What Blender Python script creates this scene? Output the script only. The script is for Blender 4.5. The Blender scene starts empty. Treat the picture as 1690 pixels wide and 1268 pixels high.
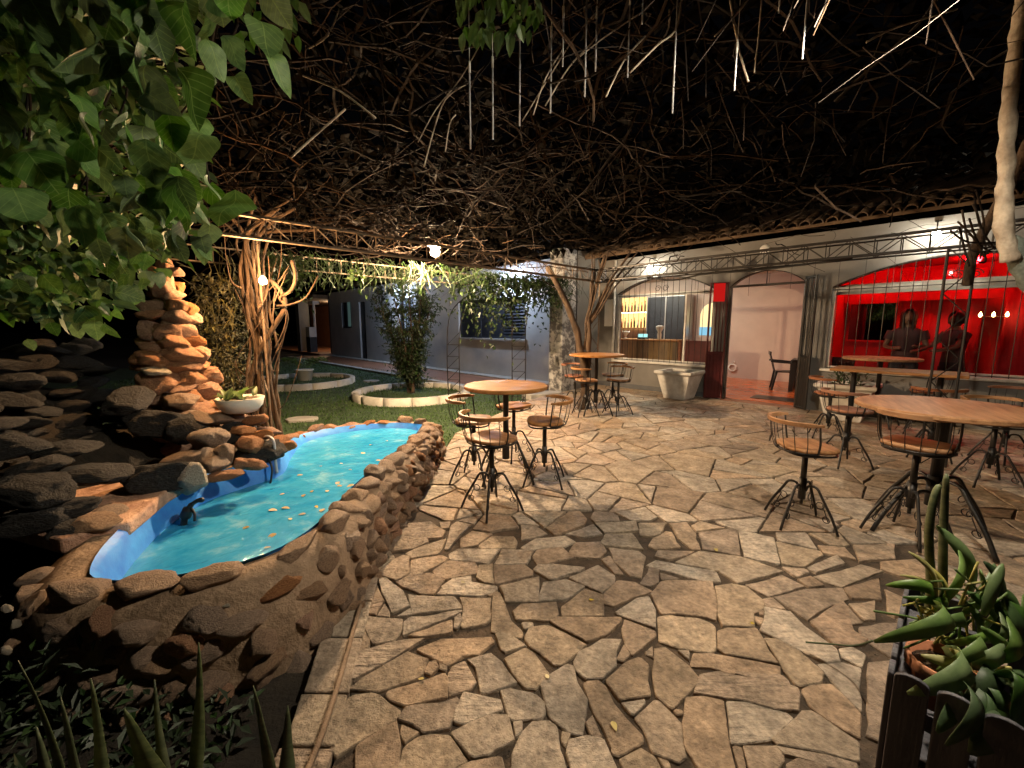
import bpy, bmesh, math, random
import numpy as np
from mathutils import Vector, Matrix, Euler, noise

# ------------------------------------------------------------------ camera
SC = bpy.context.scene
COL = SC.collection
F_PX, HCAM, HZ = 690.0, 1.5, 540.0
PITCH = math.atan((634.0 - HZ) / F_PX)
cam_d = bpy.data.cameras.new('camera')
cam_d.sensor_width = 36.0
cam_d.lens = F_PX / 1690.0 * 36.0
cam_d.clip_start = 0.02
cam_d.clip_end = 500
cam = bpy.data.objects.new('camera', cam_d)
COL.objects.link(cam)
cam.location = (0, 0, HCAM)
cam.rotation_euler = (math.pi / 2 - PITCH, 0, 0)
SC.camera = cam

# ------------------------------------------------------------------ world: night sky
w = bpy.data.worlds.new('World')
SC.world = w
w.use_nodes = True
wn = w.node_tree
wbg = wn.nodes['Background']
sky = wn.nodes.new('ShaderNodeTexSky')
sky.sky_type = 'NISHITA'
sky.sun_disc = False
sky.sun_elevation = math.radians(-4)
sky.sun_rotation = math.radians(200)
wn.links.new(sky.outputs[0], wbg.inputs[0])
wbg.inputs[1].default_value = 0.05

SC.view_settings.view_transform = 'Standard'
SC.view_settings.look = 'None'
SC.view_settings.exposure = 0.0
SC.view_settings.gamma = 1.0
SC.render.engine = 'CYCLES'
cy = SC.cycles
cy.use_denoising = True
cy.max_bounces = 6
cy.diffuse_bounces = 3
cy.glossy_bounces = 3
cy.transmission_bounces = 4
cy.transparent_max_bounces = 12
cy.sample_clamp_indirect = 4.0
cy.caustics_reflective = False
cy.caustics_refractive = False

# lamp strengths (radiance of the glowing bulbs), all tuned here
L_MAIN, L_VINE, L_WALL, L_NEAR, L_YARD = 7000, 3900, 260, 4300, 2200
C_MAIN, C_VINE, C_WALL, C_NEAR, C_YARD = (1, .69, .40), (1, .54, .22), (1, .90, .70), (1, .86, .66), (.62, .76, 1)

# ------------------------------------------------------------------ frames and helpers
RX = Vector((1, 0, 0))
RU = Vector((0, math.sin(PITCH), math.cos(PITCH)))
RF = Vector((0, math.cos(PITCH), -math.sin(PITCH)))
CAM = Vector((0, 0, HCAM))
def ray(u, v): return RF + RX * ((u - 845) / F_PX) + RU * ((634 - v) / F_PX)
def G(u, v, z=0.0):                       # where a sight line meets the level z
    d = ray(u, v); return CAM + d * ((z - HCAM) / d.z)
def X(u, v, y):                           # where a sight line meets the depth y
    d = ray(u, v); return CAM + d * (y / d.y)
def proj(p):
    d = Vector(p) - CAM; k = d.dot(RF)
    if k < .05: return None
    return 845 + F_PX * d.dot(RX) / k, 634 - F_PX * d.dot(RU) / k

FA = math.radians(-46.5)                  # the house front runs at this angle
P0 = Vector((4.44, 8.51, 0))
SX = Vector((math.cos(FA), math.sin(FA), 0))      # along the front
SN = Vector((math.sin(FA), -math.cos(FA), 0))     # out of the front, towards the patio
def FP(s, o, z): return P0 + SX * s + SN * o + Vector((0, 0, z))
FRAME = Matrix.Translation(P0) @ Matrix.Rotation(FA, 4, 'Z')   # local x = along, local y = INTO the house

RND = random.Random(7)
def U(a, b): return RND.uniform(a, b)

class MB:
    def __init__(s): s.v = []; s.f = []; s.m = []; s.mi = 0
    def add(s, vs, fs):
        n = len(s.v); s.v += [tuple(q) for q in vs]
        s.f += [tuple(i + n for i in f) for f in fs]; s.m += [s.mi] * len(fs); return s
    def box(s, a, b):
        (x0, y0, z0), (x1, y1, z1) = a, b
        return s.add([(x0,y0,z0),(x1,y0,z0),(x1,y1,z0),(x0,y1,z0),(x0,y0,z1),(x1,y0,z1),(x1,y1,z1),(x0,y1,z1)],
                     [(0,3,2,1),(4,5,6,7),(0,1,5,4),(1,2,6,5),(2,3,7,6),(3,0,4,7)])
    def tube(s, pts, r, n=6, caps=True):
        pts = [Vector(p) for p in pts]; k = len(pts)
        rs = r if isinstance(r, (list, tuple)) else [r] * k
        vs = []; ref = None
        for i, p in enumerate(pts):
            t = (pts[min(i + 1, k - 1)] - pts[max(i - 1, 0)])
            if t.length < 1e-9: t = Vector((0, 0, 1))
            t.normalize()
            if ref is None:
                ref = Vector((0, 0, 1)) if abs(t.z) < .9 else Vector((1, 0, 0))
            a = (ref - t * ref.dot(t))
            if a.length < 1e-6: a = t.orthogonal()
            a.normalize(); ref = a; b = t.cross(a)
            for j in range(n):
                q = 2 * math.pi * j / n
                vs.append(p + a * (math.cos(q) * rs[i]) + b * (math.sin(q) * rs[i]))
        fs = [(i*n+j, i*n+(j+1) % n, (i+1)*n+(j+1) % n, (i+1)*n+j) for i in range(k-1) for j in range(n)]
        if caps: fs += [tuple(range(n-1, -1, -1)), tuple(range((k-1)*n, k*n))]
        return s.add(vs, fs)
    def bar(s, a, b, r, n=4): return s.tube([a, b], r, n)
    def lathe(s, prof, n=24, c=(0, 0, 0)):
        vs = []; k = len(prof)
        for r, z in prof:
            for j in range(n):
                q = 2*math.pi*j/n; vs.append((c[0]+r*math.cos(q), c[1]+r*math.sin(q), c[2]+z))
        fs = [(i*n+j, i*n+(j+1) % n, (i+1)*n+(j+1) % n, (i+1)*n+j) for i in range(k-1) for j in range(n)]
        if prof[0][0] > 1e-6: fs.append(tuple(range(n-1, -1, -1)))
        if prof[-1][0] > 1e-6: fs.append(tuple(range((k-1)*n, k*n)))
        return s.add(vs, fs)
    def prism(s, poly, z0, z1):
        n = len(poly)
        return s.add([(x, y, z0) for x, y in poly] + [(x, y, z1) for x, y in poly],
                     [tuple(range(n-1, -1, -1)), tuple(range(n, 2*n))] + [(i, (i+1) % n, n+(i+1) % n, n+i) for i in range(n)])
    def mesh(s, name, mats, smooth=False):
        me = bpy.data.meshes.new(name); me.from_pydata(s.v, [], s.f)
        for m in (mats if isinstance(mats, (list, tuple)) else [mats]): me.materials.append(m)
        if any(s.m): me.polygons.foreach_set('material_index', s.m)
        if smooth: me.polygons.foreach_set('use_smooth', [True]*len(me.polygons))
        me.update(); return me
    def build(s, name, mats, parent=None, smooth=False, frame=False):
        return link(name, s.mesh(name, mats, smooth), parent, frame)

def link(name, data, parent=None, frame=False):
    o = bpy.data.objects.new(name, data); COL.objects.link(o)
    if parent is not None: o.parent = parent
    elif frame: o.matrix_world = FRAME
    return o
def tag(o, label=None, cat=None, group=None, kind=None):
    if label: o['label'] = label
    if cat: o['category'] = cat
    if group: o['group'] = group
    if kind: o['kind'] = kind
    return o
def empty(name, loc=(0, 0, 0), rz=0.0, label=None, cat=None, group=None, frame=False):
    o = link(name, None, None)
    if frame: o.matrix_world = FRAME
    else: o.location = loc; o.rotation_euler = (0, 0, rz)
    return tag(o, label, cat, group)
def copy_tree(o, parent=None):
    c = o.copy(); COL.objects.link(c); c.parent = parent
    for ch in list(o.children): copy_tree(ch, c)
    return c
def bevel(o, wd, seg=2):
    m = o.modifiers.new('bevel', 'BEVEL'); m.width = wd; m.segments = seg; m.limit_method = 'ANGLE'; m.angle_limit = math.radians(40); return o

# ------------------------------------------------------------------ materials
def mat(name, c1, c2=None, rough=.8, scale=6.0, bump=.0, bscale=None, metal=0.0, vary=0.0, spec=.5, detail=5.0, stretch=None, trans=0.0, contrast=.5, coat=0):
    m = bpy.data.materials.new(name); m.use_nodes = True
    nt = m.node_tree; N = nt.nodes; L = nt.links
    p = N['Principled BSDF']
    p.inputs['Roughness'].default_value = rough; p.inputs['Metallic'].default_value = metal
    p.inputs['Specular IOR Level'].default_value = spec
    if coat: p.inputs['Coat Weight'].default_value = coat
    tc = N.new('ShaderNodeTexCoord'); src = tc.outputs['Object']
    if stretch:
        mp = N.new('ShaderNodeMapping'); mp.inputs['Scale'].default_value = stretch
        L.new(src, mp.inputs[0]); src = mp.outputs[0]
    col = None
    if c2 is not None:
        nz = N.new('ShaderNodeTexNoise'); nz.inputs['Scale'].default_value = scale; nz.inputs['Detail'].default_value = detail
        nz.inputs['Roughness'].default_value = .62
        L.new(src, nz.inputs['Vector'])
        rp = N.new('ShaderNodeValToRGB')
        rp.color_ramp.elements[0].position = .5 - contrast * .35; rp.color_ramp.elements[1].position = .5 + contrast * .35
        rp.color_ramp.elements[0].color = (*c1, 1); rp.color_ramp.elements[1].color = (*c2, 1)
        L.new(nz.outputs[0], rp.inputs[0]); col = rp.outputs[0]
    else:
        p.inputs['Base Color'].default_value = (*c1, 1)
    if vary:
        if col is None:
            rgb = N.new('ShaderNodeRGB'); rgb.outputs[0].default_value = (*c1, 1); col = rgb.outputs[0]
        g = N.new('ShaderNodeNewGeometry'); oi = N.new('ShaderNodeObjectInfo')
        ad = N.new('ShaderNodeMath'); ad.operation = 'ADD'; L.new(g.outputs['Random Per Island'], ad.inputs[0]); L.new(oi.outputs['Random'], ad.inputs[1])
        fr = N.new('ShaderNodeMath'); fr.operation = 'FRACT'; L.new(ad.outputs[0], fr.inputs[0])
        mr = N.new('ShaderNodeMapRange'); mr.inputs[3].default_value = 1 - vary; mr.inputs[4].default_value = 1 + vary * .6
        L.new(fr.outputs[0], mr.inputs[0])
        m2 = N.new('ShaderNodeMath'); m2.operation = 'MULTIPLY'; m2.inputs[1].default_value = 7.31; L.new(fr.outputs[0], m2.inputs[0])
        f2 = N.new('ShaderNodeMath'); f2.operation = 'FRACT'; L.new(m2.outputs[0], f2.inputs[0])
        ms = N.new('ShaderNodeMapRange'); ms.inputs[3].default_value = 1 - vary; ms.inputs[4].default_value = 1 + vary * .3
        L.new(f2.outputs[0], ms.inputs[0])
        hs = N.new('ShaderNodeHueSaturation'); L.new(col, hs.inputs['Color']); L.new(mr.outputs[0], hs.inputs['Value']); L.new(ms.outputs[0], hs.inputs['Saturation'])
        col = hs.outputs[0]
    if col is not None: L.new(col, p.inputs['Base Color'])
    if bump:
        n2 = N.new('ShaderNodeTexNoise'); n2.inputs['Scale'].default_value = bscale or scale * 4; n2.inputs['Detail'].default_value = 8
        n2.inputs['Roughness'].default_value = .65
        L.new(src, n2.inputs['Vector'])
        b = N.new('ShaderNodeBump'); b.inputs['Strength'].default_value = 1.0; b.inputs['Distance'].default_value = bump
        L.new(n2.outputs[0], b.inputs['Height']); L.new(b.outputs[0], p.inputs['Normal'])
    if trans:
        tr = N.new('ShaderNodeBsdfTranslucent'); mx = N.new('ShaderNodeMixShader'); mx.inputs[0].default_value = trans
        if col is not None: L.new(col, tr.inputs[0])
        else: tr.inputs[0].default_value = (*c1, 1)
        L.new(p.outputs[0], mx.inputs[1]); L.new(tr.outputs[0], mx.inputs[2]); L.new(mx.outputs[0], N['Material Output'].inputs[0])
    return m
def emit(name, c, s):
    m = bpy.data.materials.new(name); m.use_nodes = True; N = m.node_tree.nodes
    N.remove(N['Principled BSDF']); e = N.new('ShaderNodeEmission'); e.inputs[0].default_value = (*c, 1); e.inputs[1].default_value = s
    m.node_tree.links.new(e.outputs[0], N['Material Output'].inputs[0]); return m
def glass(name, tint=(.95, .97, .96), refl=1.0):
    m = bpy.data.materials.new(name); m.use_nodes = True; nt = m.node_tree; N = nt.nodes
    N.remove(N['Principled BSDF'])
    t = N.new('ShaderNodeBsdfTransparent'); t.inputs[0].default_value = (*tint, 1)
    g = N.new('ShaderNodeBsdfGlossy'); g.inputs['Roughness'].default_value = .02
    fr = N.new('ShaderNodeFresnel'); fr.inputs[0].default_value = 1.5
    mx = N.new('ShaderNodeMixShader'); nt.links.new(fr.outputs[0], mx.inputs[0]); nt.links.new(t.outputs[0], mx.inputs[1]); nt.links.new(g.outputs[0], mx.inputs[2])
    nt.links.new(mx.outputs[0], N['Material Output'].inputs[0]); return m

M = dict(
 soil=mat('soil', (.012,.009,.006), (.035,.026,.016), .95, 9, .02),
 mortar_dark=mat('joint_soil', (.035,.025,.017), (.10,.07,.047), .95, 14, .012),
 lawn=mat('lawn_soil', (.02,.04,.012), (.04,.075,.02), .95, 5, .02),
 grass=mat('grass', (.045,.11,.018), (.09,.18,.035), .7, 3, vary=.45, trans=.25),
 concrete=mat('concrete', (.30,.28,.25), (.44,.42,.38), .85, 4, .004, 30),
 redtile=mat('red_tile', (.20,.085,.045), (.30,.14,.08), .55, 3, .002),
 curb=mat('whitewashed_curb', (.50,.47,.40), (.66,.63,.56), .85, 5, .006, 22, vary=.12),
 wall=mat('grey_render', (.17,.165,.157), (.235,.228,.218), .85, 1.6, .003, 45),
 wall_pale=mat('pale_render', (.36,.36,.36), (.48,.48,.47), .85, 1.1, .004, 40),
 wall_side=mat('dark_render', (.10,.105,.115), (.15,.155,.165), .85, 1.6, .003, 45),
 plaster_peel=mat('peeling_plaster', (.16,.16,.17), (.62,.62,.62), .8, 7, .006, 30, contrast=.18),
 white=mat('white_paint', (.72,.71,.68), (.80,.79,.76), .5, 5, .001),
 white_dirty=mat('weathered_white', (.42,.40,.36), (.76,.74,.70), .75, 5, .006, 24, contrast=.6),
 black=mat('black_iron', (.012,.012,.012), (.03,.024,.02), .42, 12, .0015, metal=.3),
 rust=mat('rusty_steel', (.13,.095,.068), (.27,.20,.14), .6, 14, .002, metal=.35),
 plastic=mat('black_plastic', (.011,.011,.012), None, .35),
 wood=mat('varnished_wood', (.20,.085,.026), (.42,.205,.075), .5, 3.0, .0015, 12, stretch=(1.2, 9, 9), vary=.14, spec=.3),
 wood_red=mat('red_brown_wood', (.20,.075,.035), (.32,.13,.06), .5, 3.0, .0015, 12, stretch=(1.2, 9, 9), vary=.14, spec=.3),
 plank=mat('bar_plank', (.13,.085,.035), (.26,.17,.07), .5, 3.5, .003, 14, stretch=(7, 7, .8), vary=.3),
 darkplank=mat('dark_stained_plank', (.045,.044,.055), (.10,.096,.115), .6, 4, .003, 18, stretch=(6, 6, .8), vary=.2),
 bark=mat('vine_bark', (.025,.015,.009), (.10,.062,.036), .9, 10, .03, 22, stretch=(1, 1, .4)),
 palebark=mat('pale_bark', (.22,.17,.12), (.52,.44,.34), .8, 9, .012, 22),
 mossbark=mat('grey_green_bark', (.07,.085,.07), (.20,.225,.19), .9, 9, .015, 20),
 twig=mat('dry_twig', (.014,.009,.006), (.055,.035,.022), .95, 6, vary=.6, spec=.08),
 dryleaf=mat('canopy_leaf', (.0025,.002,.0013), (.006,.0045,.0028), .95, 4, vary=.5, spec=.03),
 leaf=mat('climber_leaf', (.04,.10,.018), (.085,.185,.034), .5, 9, .002, 25, vary=.35, trans=.3),
 leaf_far=mat('vine_leaf', (.014,.034,.007), (.038,.075,.014), .5, 4, vary=.45, trans=.35),
 leaf_tree=mat('tree_leaf', (.022,.05,.014), (.05,.09,.028), .5, 4, vary=.5, trans=.25),
 leaf_orchid=mat('strap_leaf', (.075,.165,.03), (.23,.36,.085), .42, 8, .001, 30, vary=.35, trans=.35),
 leaf_yellow=mat('yellowing_leaf', (.32,.30,.06), (.52,.47,.13), .5, 14, .001, 30, vary=.2, trans=.2),
 snake=mat('snake_leaf', (.035,.055,.018), (.12,.14,.05), .55, 12, .001, stretch=(1, 1, 4), vary=.25),
 pondleaf=mat('fallen_leaf', (.42,.34,.05), (.55,.42,.10), .6, 20, vary=.5),
 rock=mat('river_stone', (.20,.12,.072), (.42,.27,.165), .6, 9, .022, 16, vary=.25),
 rock_or=mat('orange_stone', (.32,.125,.05), (.58,.29,.13), .85, 8, .035, 14, vary=.32),
 rock_dk=mat('shaded_grey_stone', (.014,.012,.011), (.055,.048,.042), .85, 8, .07, 12, vary=.45),  # grey stone, colour darkened to stand in for the unlit left side
 rock_pale=mat('pale_stone', (.40,.34,.26), (.62,.56,.46), .85, 9, .05, 14),
 mortar=mat('wall_mortar', (.17,.11,.066), (.34,.23,.145), .75, 9, .02, 20),
 blue=mat('blue_pool_paint', (.015,.17,.66), (.05,.34,.85), .45, 5, .003, 20),
 terracotta=mat('terracotta', (.36,.13,.06), (.46,.20,.10), .8, 9, .002),
 bowl=mat('cream_ceramic', (.60,.55,.46), (.70,.65,.57), .5, 5, .001),
 potsoil=mat('pot_chips', (.04,.027,.017), (.14,.09,.05), .9, 40, .02, 60),
 tile=mat('roof_tile', (.10,.065,.042), (.19,.13,.08), .9, 7, .008, vary=.3),
 room=mat('room_plaster', (.50,.40,.36), (.57,.46,.41), .85, 2, .001),
 roomfloor=mat('orange_floor_tile', (.42,.10,.03), (.56,.15,.05), .22, 3, .0008),
 ceil=mat('ceiling_paint', (.55,.52,.48), None, .9),
 redwall=mat('red_wall', (.42,.02,.02), (.50,.03,.03), .7, 2),
 curtain=mat('red_curtain', (.36,.012,.02), (.48,.02,.035), .8, 4),
 darkred=mat('dark_red_iron', (.07,.010,.012), (.11,.016,.016), .45, 8, metal=.2),
 shutter=mat('dark_shutter', (.013,.015,.022), (.024,.027,.036), .5, 5),
 steel=mat('aluminium', (.55,.55,.55), None, .35, metal=.8),
 orange_wall=mat('orange_render', (.34,.13,.055), (.42,.17,.075), .85, 2),
 cable=mat('black_cable', (.01,.01,.01), None, .5),
 tubeplastic=mat('clear_tube', (.46,.46,.48), None, .3),
 skin=mat('skin', (.15,.085,.06), None, .55), hair=mat('dark_hair', (.012,.008,.006), None, .5),
 cloth=mat('dull_shirt', (.05,.025,.03), None, .85), denim=mat('dark_shorts', (.015,.015,.022), None, .85),
 glass=glass('window_glass'),
 signred=emit('red_sign_glow', (1, .02, .015), .5),
)
# flagstone: several base hues picked per stone, mica-like worn flecks in the gloss
def flag_mat():
    m = bpy.data.materials.new('flagstone'); m.use_nodes = True; nt = m.node_tree; N = nt.nodes; L = nt.links
    p = N['Principled BSDF']
    tc = N.new('ShaderNodeTexCoord'); g = N.new('ShaderNodeNewGeometry')
    rp = N.new('ShaderNodeValToRGB'); rp.color_ramp.interpolation = 'LINEAR'
    cs = [(0, (.28,.20,.135)), (.2, (.41,.32,.225)), (.4, (.36,.305,.245)), (.58, (.45,.32,.21)), (.74, (.29,.225,.17)), (.88, (.50,.425,.34)), (1, (.36,.255,.175))]
    el = rp.color_ramp.elements
    el[0].position, el[0].color = cs[0][0], (*cs[0][1], 1); el[1].position, el[1].color = cs[-1][0], (*cs[-1][1], 1)
    for q, c in cs[1:-1]: e = el.new(q); e.color = (*c, 1)
    at = N.new('ShaderNodeAttribute'); at.attribute_name = 'stone'
    L.new(at.outputs['Fac'], rp.inputs[0])
    n1 = N.new('ShaderNodeTexNoise'); n1.inputs['Scale'].default_value = 7; n1.inputs['Detail'].default_value = 7; n1.inputs['Roughness'].default_value = .7
    L.new(tc.outputs['Object'], n1.inputs['Vector'])
    mr = N.new('ShaderNodeMapRange'); mr.inputs[1].default_value = .32; mr.inputs[2].default_value = .68; mr.inputs[3].default_value = .55; mr.inputs[4].default_value = 1.4
    L.new(n1.outputs[0], mr.inputs[0])
    n3 = N.new('ShaderNodeTexNoise'); n3.inputs['Scale'].default_value = 45; n3.inputs['Detail'].default_value = 3
    L.new(tc.outputs['Object'], n3.inputs['Vector'])
    m3 = N.new('ShaderNodeMapRange'); m3.inputs[1].default_value = .3; m3.inputs[2].default_value = .7; m3.inputs[3].default_value = .68; m3.inputs[4].default_value = 1.28
    L.new(n3.outputs[0], m3.inputs[0])
    mu = N.new('ShaderNodeMath'); mu.operation = 'MULTIPLY'; L.new(mr.outputs[0], mu.inputs[0]); L.new(m3.outputs[0], mu.inputs[1])
    n5 = N.new('ShaderNodeTexNoise'); n5.inputs['Scale'].default_value = 1.1; n5.inputs['Detail'].default_value = 5; L.new(tc.outputs['Object'], n5.inputs['Vector'])
    m5 = N.new('ShaderNodeMapRange'); m5.inputs[1].default_value = .35; m5.inputs[2].default_value = .65; m5.inputs[3].default_value = .72; m5.inputs[4].default_value = 1.15; L.new(n5.outputs[0], m5.inputs[0])
    mu5 = N.new('ShaderNodeMath'); mu5.operation = 'MULTIPLY'; L.new(mu.outputs[0], mu5.inputs[0]); L.new(m5.outputs[0], mu5.inputs[1]); mu = mu5
    vm = N.new('ShaderNodeVectorMath'); vm.operation = 'SCALE'; L.new(rp.outputs[0], vm.inputs[0]); L.new(mu.outputs[0], vm.inputs['Scale'])
    L.new(vm.outputs[0], p.inputs['Base Color'])
    n2 = N.new('ShaderNodeTexNoise'); n2.inputs['Scale'].default_value = 16; n2.inputs['Detail'].default_value = 9; n2.inputs['Roughness'].default_value = .68
    L.new(tc.outputs['Object'], n2.inputs['Vector'])
    # slate-like cleft on some stones
    wv = N.new('ShaderNodeTexNoise'); wv.inputs['Scale'].default_value = 5; wv.inputs['Detail'].default_value = 6
    mp = N.new('ShaderNodeMapping'); mp.inputs['Scale'].default_value = (1.2, 7, 1); mp.inputs['Rotation'].default_value = (0, 0, .6)
    L.new(tc.outputs['Object'], mp.inputs[0]); L.new(mp.outputs[0], wv.inputs['Vector'])
    ms = N.new('ShaderNodeMapRange'); ms.inputs[1].default_value = .78; ms.inputs[2].default_value = .9; L.new(at.outputs['Fac'], ms.inputs[0])
    mw = N.new('ShaderNodeMath'); mw.operation = 'MULTIPLY'; L.new(wv.outputs[0], mw.inputs[0]); L.new(ms.outputs[0], mw.inputs[1])
    sm = N.new('ShaderNodeMath'); sm.operation = 'ADD'; L.new(n2.outputs[0], sm.inputs[0]); L.new(mw.outputs[0], sm.inputs[1])
    b = N.new('ShaderNodeBump'); b.inputs['Distance'].default_value = .034; L.new(sm.outputs[0], b.inputs['Height']); L.new(b.outputs[0], p.inputs['Normal'])
    r2 = N.new('ShaderNodeMapRange'); r2.inputs[1].default_value = .35; r2.inputs[2].default_value = .7; r2.inputs[3].default_value = .75; r2.inputs[4].default_value = .30
    L.new(n1.outputs[0], r2.inputs[0]); L.new(r2.outputs[0], p.inputs['Roughness'])
    return m
M['flag'] = flag_mat()
def vein_mat():
    m = mat('veined_leaf', (.045,.12,.02), (.10,.215,.04), .58, 3.5, .0, vary=.45, spec=.25)
    nt = m.node_tree; N = nt.nodes; L = nt.links; p = N['Principled BSDF']
    tc = N.new('ShaderNodeTexCoord'); sx = N.new('ShaderNodeSeparateXYZ'); L.new(tc.outputs['Object'], sx.inputs[0])
    def mth(op, a, b=None):
        n = N.new('ShaderNodeMath'); n.operation = op
        for i, q in enumerate((a, b)):
            if q is None: continue
            if isinstance(q, (int, float)): n.inputs[i].default_value = q
            else: L.new(q, n.inputs[i])
        return n.outputs[0]
    ay = mth('ABSOLUTE', sx.outputs['Y'])
    mid = mth('LESS_THAN', ay, .012)
    side = mth('GREATER_THAN', mth('SINE', mth('MULTIPLY', mth('SUBTRACT', sx.outputs['X'], mth('MULTIPLY', ay, .75)), 46)), .93)
    v = mth('MAXIMUM', mid, mth('MULTIPLY', side, .6))
    src = p.inputs['Base Color'].links[0].from_socket
    mx = N.new('ShaderNodeMix'); mx.data_type = 'RGBA'; L.new(mth('MULTIPLY', v, .55), mx.inputs['Factor']); L.new(src, mx.inputs['A']); mx.inputs['B'].default_value = (.22,.34,.10,1)
    L.new(mx.outputs['Result'], p.inputs['Base Color'])
    b = N.new('ShaderNodeBump'); b.inputs['Distance'].default_value = -.004; L.new(v, b.inputs['Height']); L.new(b.outputs[0], p.inputs['Normal'])
    tr = N.new('ShaderNodeBsdfTranslucent'); L.new(mx.outputs['Result'], tr.inputs[0]); ms = N.new('ShaderNodeMixShader'); ms.inputs[0].default_value = .3
    L.new(p.outputs[0], ms.inputs[1]); L.new(tr.outputs[0], ms.inputs[2]); L.new(ms.outputs[0], N['Material Output'].inputs[0]); return m
M['leaf_vein'] = vein_mat()
def water_mat():
    m = bpy.data.materials.new('pond_water'); m.use_nodes = True; nt = m.node_tree; N = nt.nodes; L = nt.links
    N.remove(N['Principled BSDF'])
    tc = N.new('ShaderNodeTexCoord')
    n = N.new('ShaderNodeTexNoise'); n.inputs['Scale'].default_value = 4.0; n.inputs['Detail'].default_value = 10; n.inputs['Roughness'].default_value = .66; n.inputs['Distortion'].default_value = .25; L.new(tc.outputs['Object'], n.inputs['Vector'])
    r = N.new('ShaderNodeValToRGB'); r.color_ramp.elements[0].position = .34; r.color_ramp.elements[1].position = .78
    r.color_ramp.elements[0].color = (.025,.37,.76,1); r.color_ramp.elements[1].color = (.44,.80,.95,1); e_ = r.color_ramp.elements.new(.55); e_.color = (.075,.50,.86,1); L.new(n.outputs[0], r.inputs[0])
    d = N.new('ShaderNodeBsdfDiffuse'); L.new(r.outputs[0], d.inputs[0])
    t = N.new('ShaderNodeBsdfTransparent'); t.inputs[0].default_value = (.6,.92,1,1)
    mx = N.new('ShaderNodeMixShader'); mx.inputs[0].default_value = .7; L.new(t.outputs[0], mx.inputs[1]); L.new(d.outputs[0], mx.inputs[2])
    n2 = N.new('ShaderNodeTexNoise'); n2.inputs['Scale'].default_value = 9; n2.inputs['Detail'].default_value = 3; n2.inputs['Distortion'].default_value = 1.2; L.new(tc.outputs['Object'], n2.inputs['Vector'])
    b = N.new('ShaderNodeBump'); b.inputs['Distance'].default_value = .012; L.new(n2.outputs[0], b.inputs['Height'])
    g = N.new('ShaderNodeBsdfGlossy'); g.inputs['Roughness'].default_value = .03; L.new(b.outputs[0], g.inputs['Normal'])
    fr = N.new('ShaderNodeFresnel'); fr.inputs[0].default_value = 1.33; L.new(b.outputs[0], fr.inputs['Normal'])
    m2 = N.new('ShaderNodeMixShader'); L.new(fr.outputs[0], m2.inputs[0]); L.new(mx.outputs[0], m2.inputs[1]); L.new(g.outputs[0], m2.inputs[2])
    L.new(m2.outputs[0], N['Material Output'].inputs[0]); return m
M['water'] = water_mat()

def disp(c, r, seed, sub=3, amp=.28, facet=.35):
    bm = bmesh.new(); bmesh.ops.create_icosphere(bm, subdivisions=sub, radius=1)
    rr = random.Random(seed)
    planes = [(Vector((rr.gauss(0,1), rr.gauss(0,1), rr.gauss(0,1))).normalized(), rr.uniform(.55,.85)) for _ in range(9)]
    off = Vector((seed*3.1, seed*1.7, seed*.9))
    for v in bm.verts:
        p = v.co.normalized()
        k = 1 + amp * noise.noise(p*1.1 + off) + amp*.45 * noise.noise(p*2.7 + off)
        q = p * k
        for n, d in planes:
            e = q.dot(n) - d
            if e > 0: q -= n * (e * (facet + .5))
        q += p * (.055 * noise.noise(p*4.3 + off) + .03 * noise.noise(p*9 + off) + .016 * noise.noise(p*19 + off))
        v.co = q
    vs = [tuple(v.co) for v in bm.verts]; fs = [tuple(x.index for x in f.verts) for f in bm.faces]; bm.free()
    return vs, fs
ROCKS = {}
def rock_mesh(kind, i):
    key = (kind, i)
    if key not in ROCKS:
        vs, fs = disp(0, 1, 11 + i*7 + len(kind), 4)
        b = MB(); b.add(vs, fs); ROCKS[key] = b.mesh('stone', M[kind], True)
    return ROCKS[key]
def stone(parent, c, dims, rot=None, kind='rock', i=None, name='stone'):
    o = link(name, rock_mesh(kind, RND.randrange(10) if i is None else i), parent)
    o.location = c; o.scale = dims
    o.rotation_euler = rot or (U(-.25,.25), U(-.25,.25), U(0, 6.28))
    return o
def leaf_mesh(name, m, L=1.0, W=.5, fold=.12, droop=.25, lobed=0.0, n=7, curl=0):
    vs = []; fs = []
    for i in range(n + 1):
        t = i / n
        wd = W * .5 * (math.sin(math.pi * t ** .72) ** .85 if 0 < t < 1 else 0)
        if lobed: wd *= 1 + lobed * math.cos(t * 17)
        z = -droop * t * t + curl * math.sin(t * 7) * .03
        vs += [(t*L, -wd, z + fold*wd*2), (t*L, 0, z), (t*L, wd, z + fold*wd*2)]
    for i in range(n):
        a = i*3; fs += [(a, a+3, a+4, a+1), (a+1, a+4, a+5, a+2)]
    b = MB(); b.add(vs, fs); return b.mesh(name, m, True)
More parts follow.
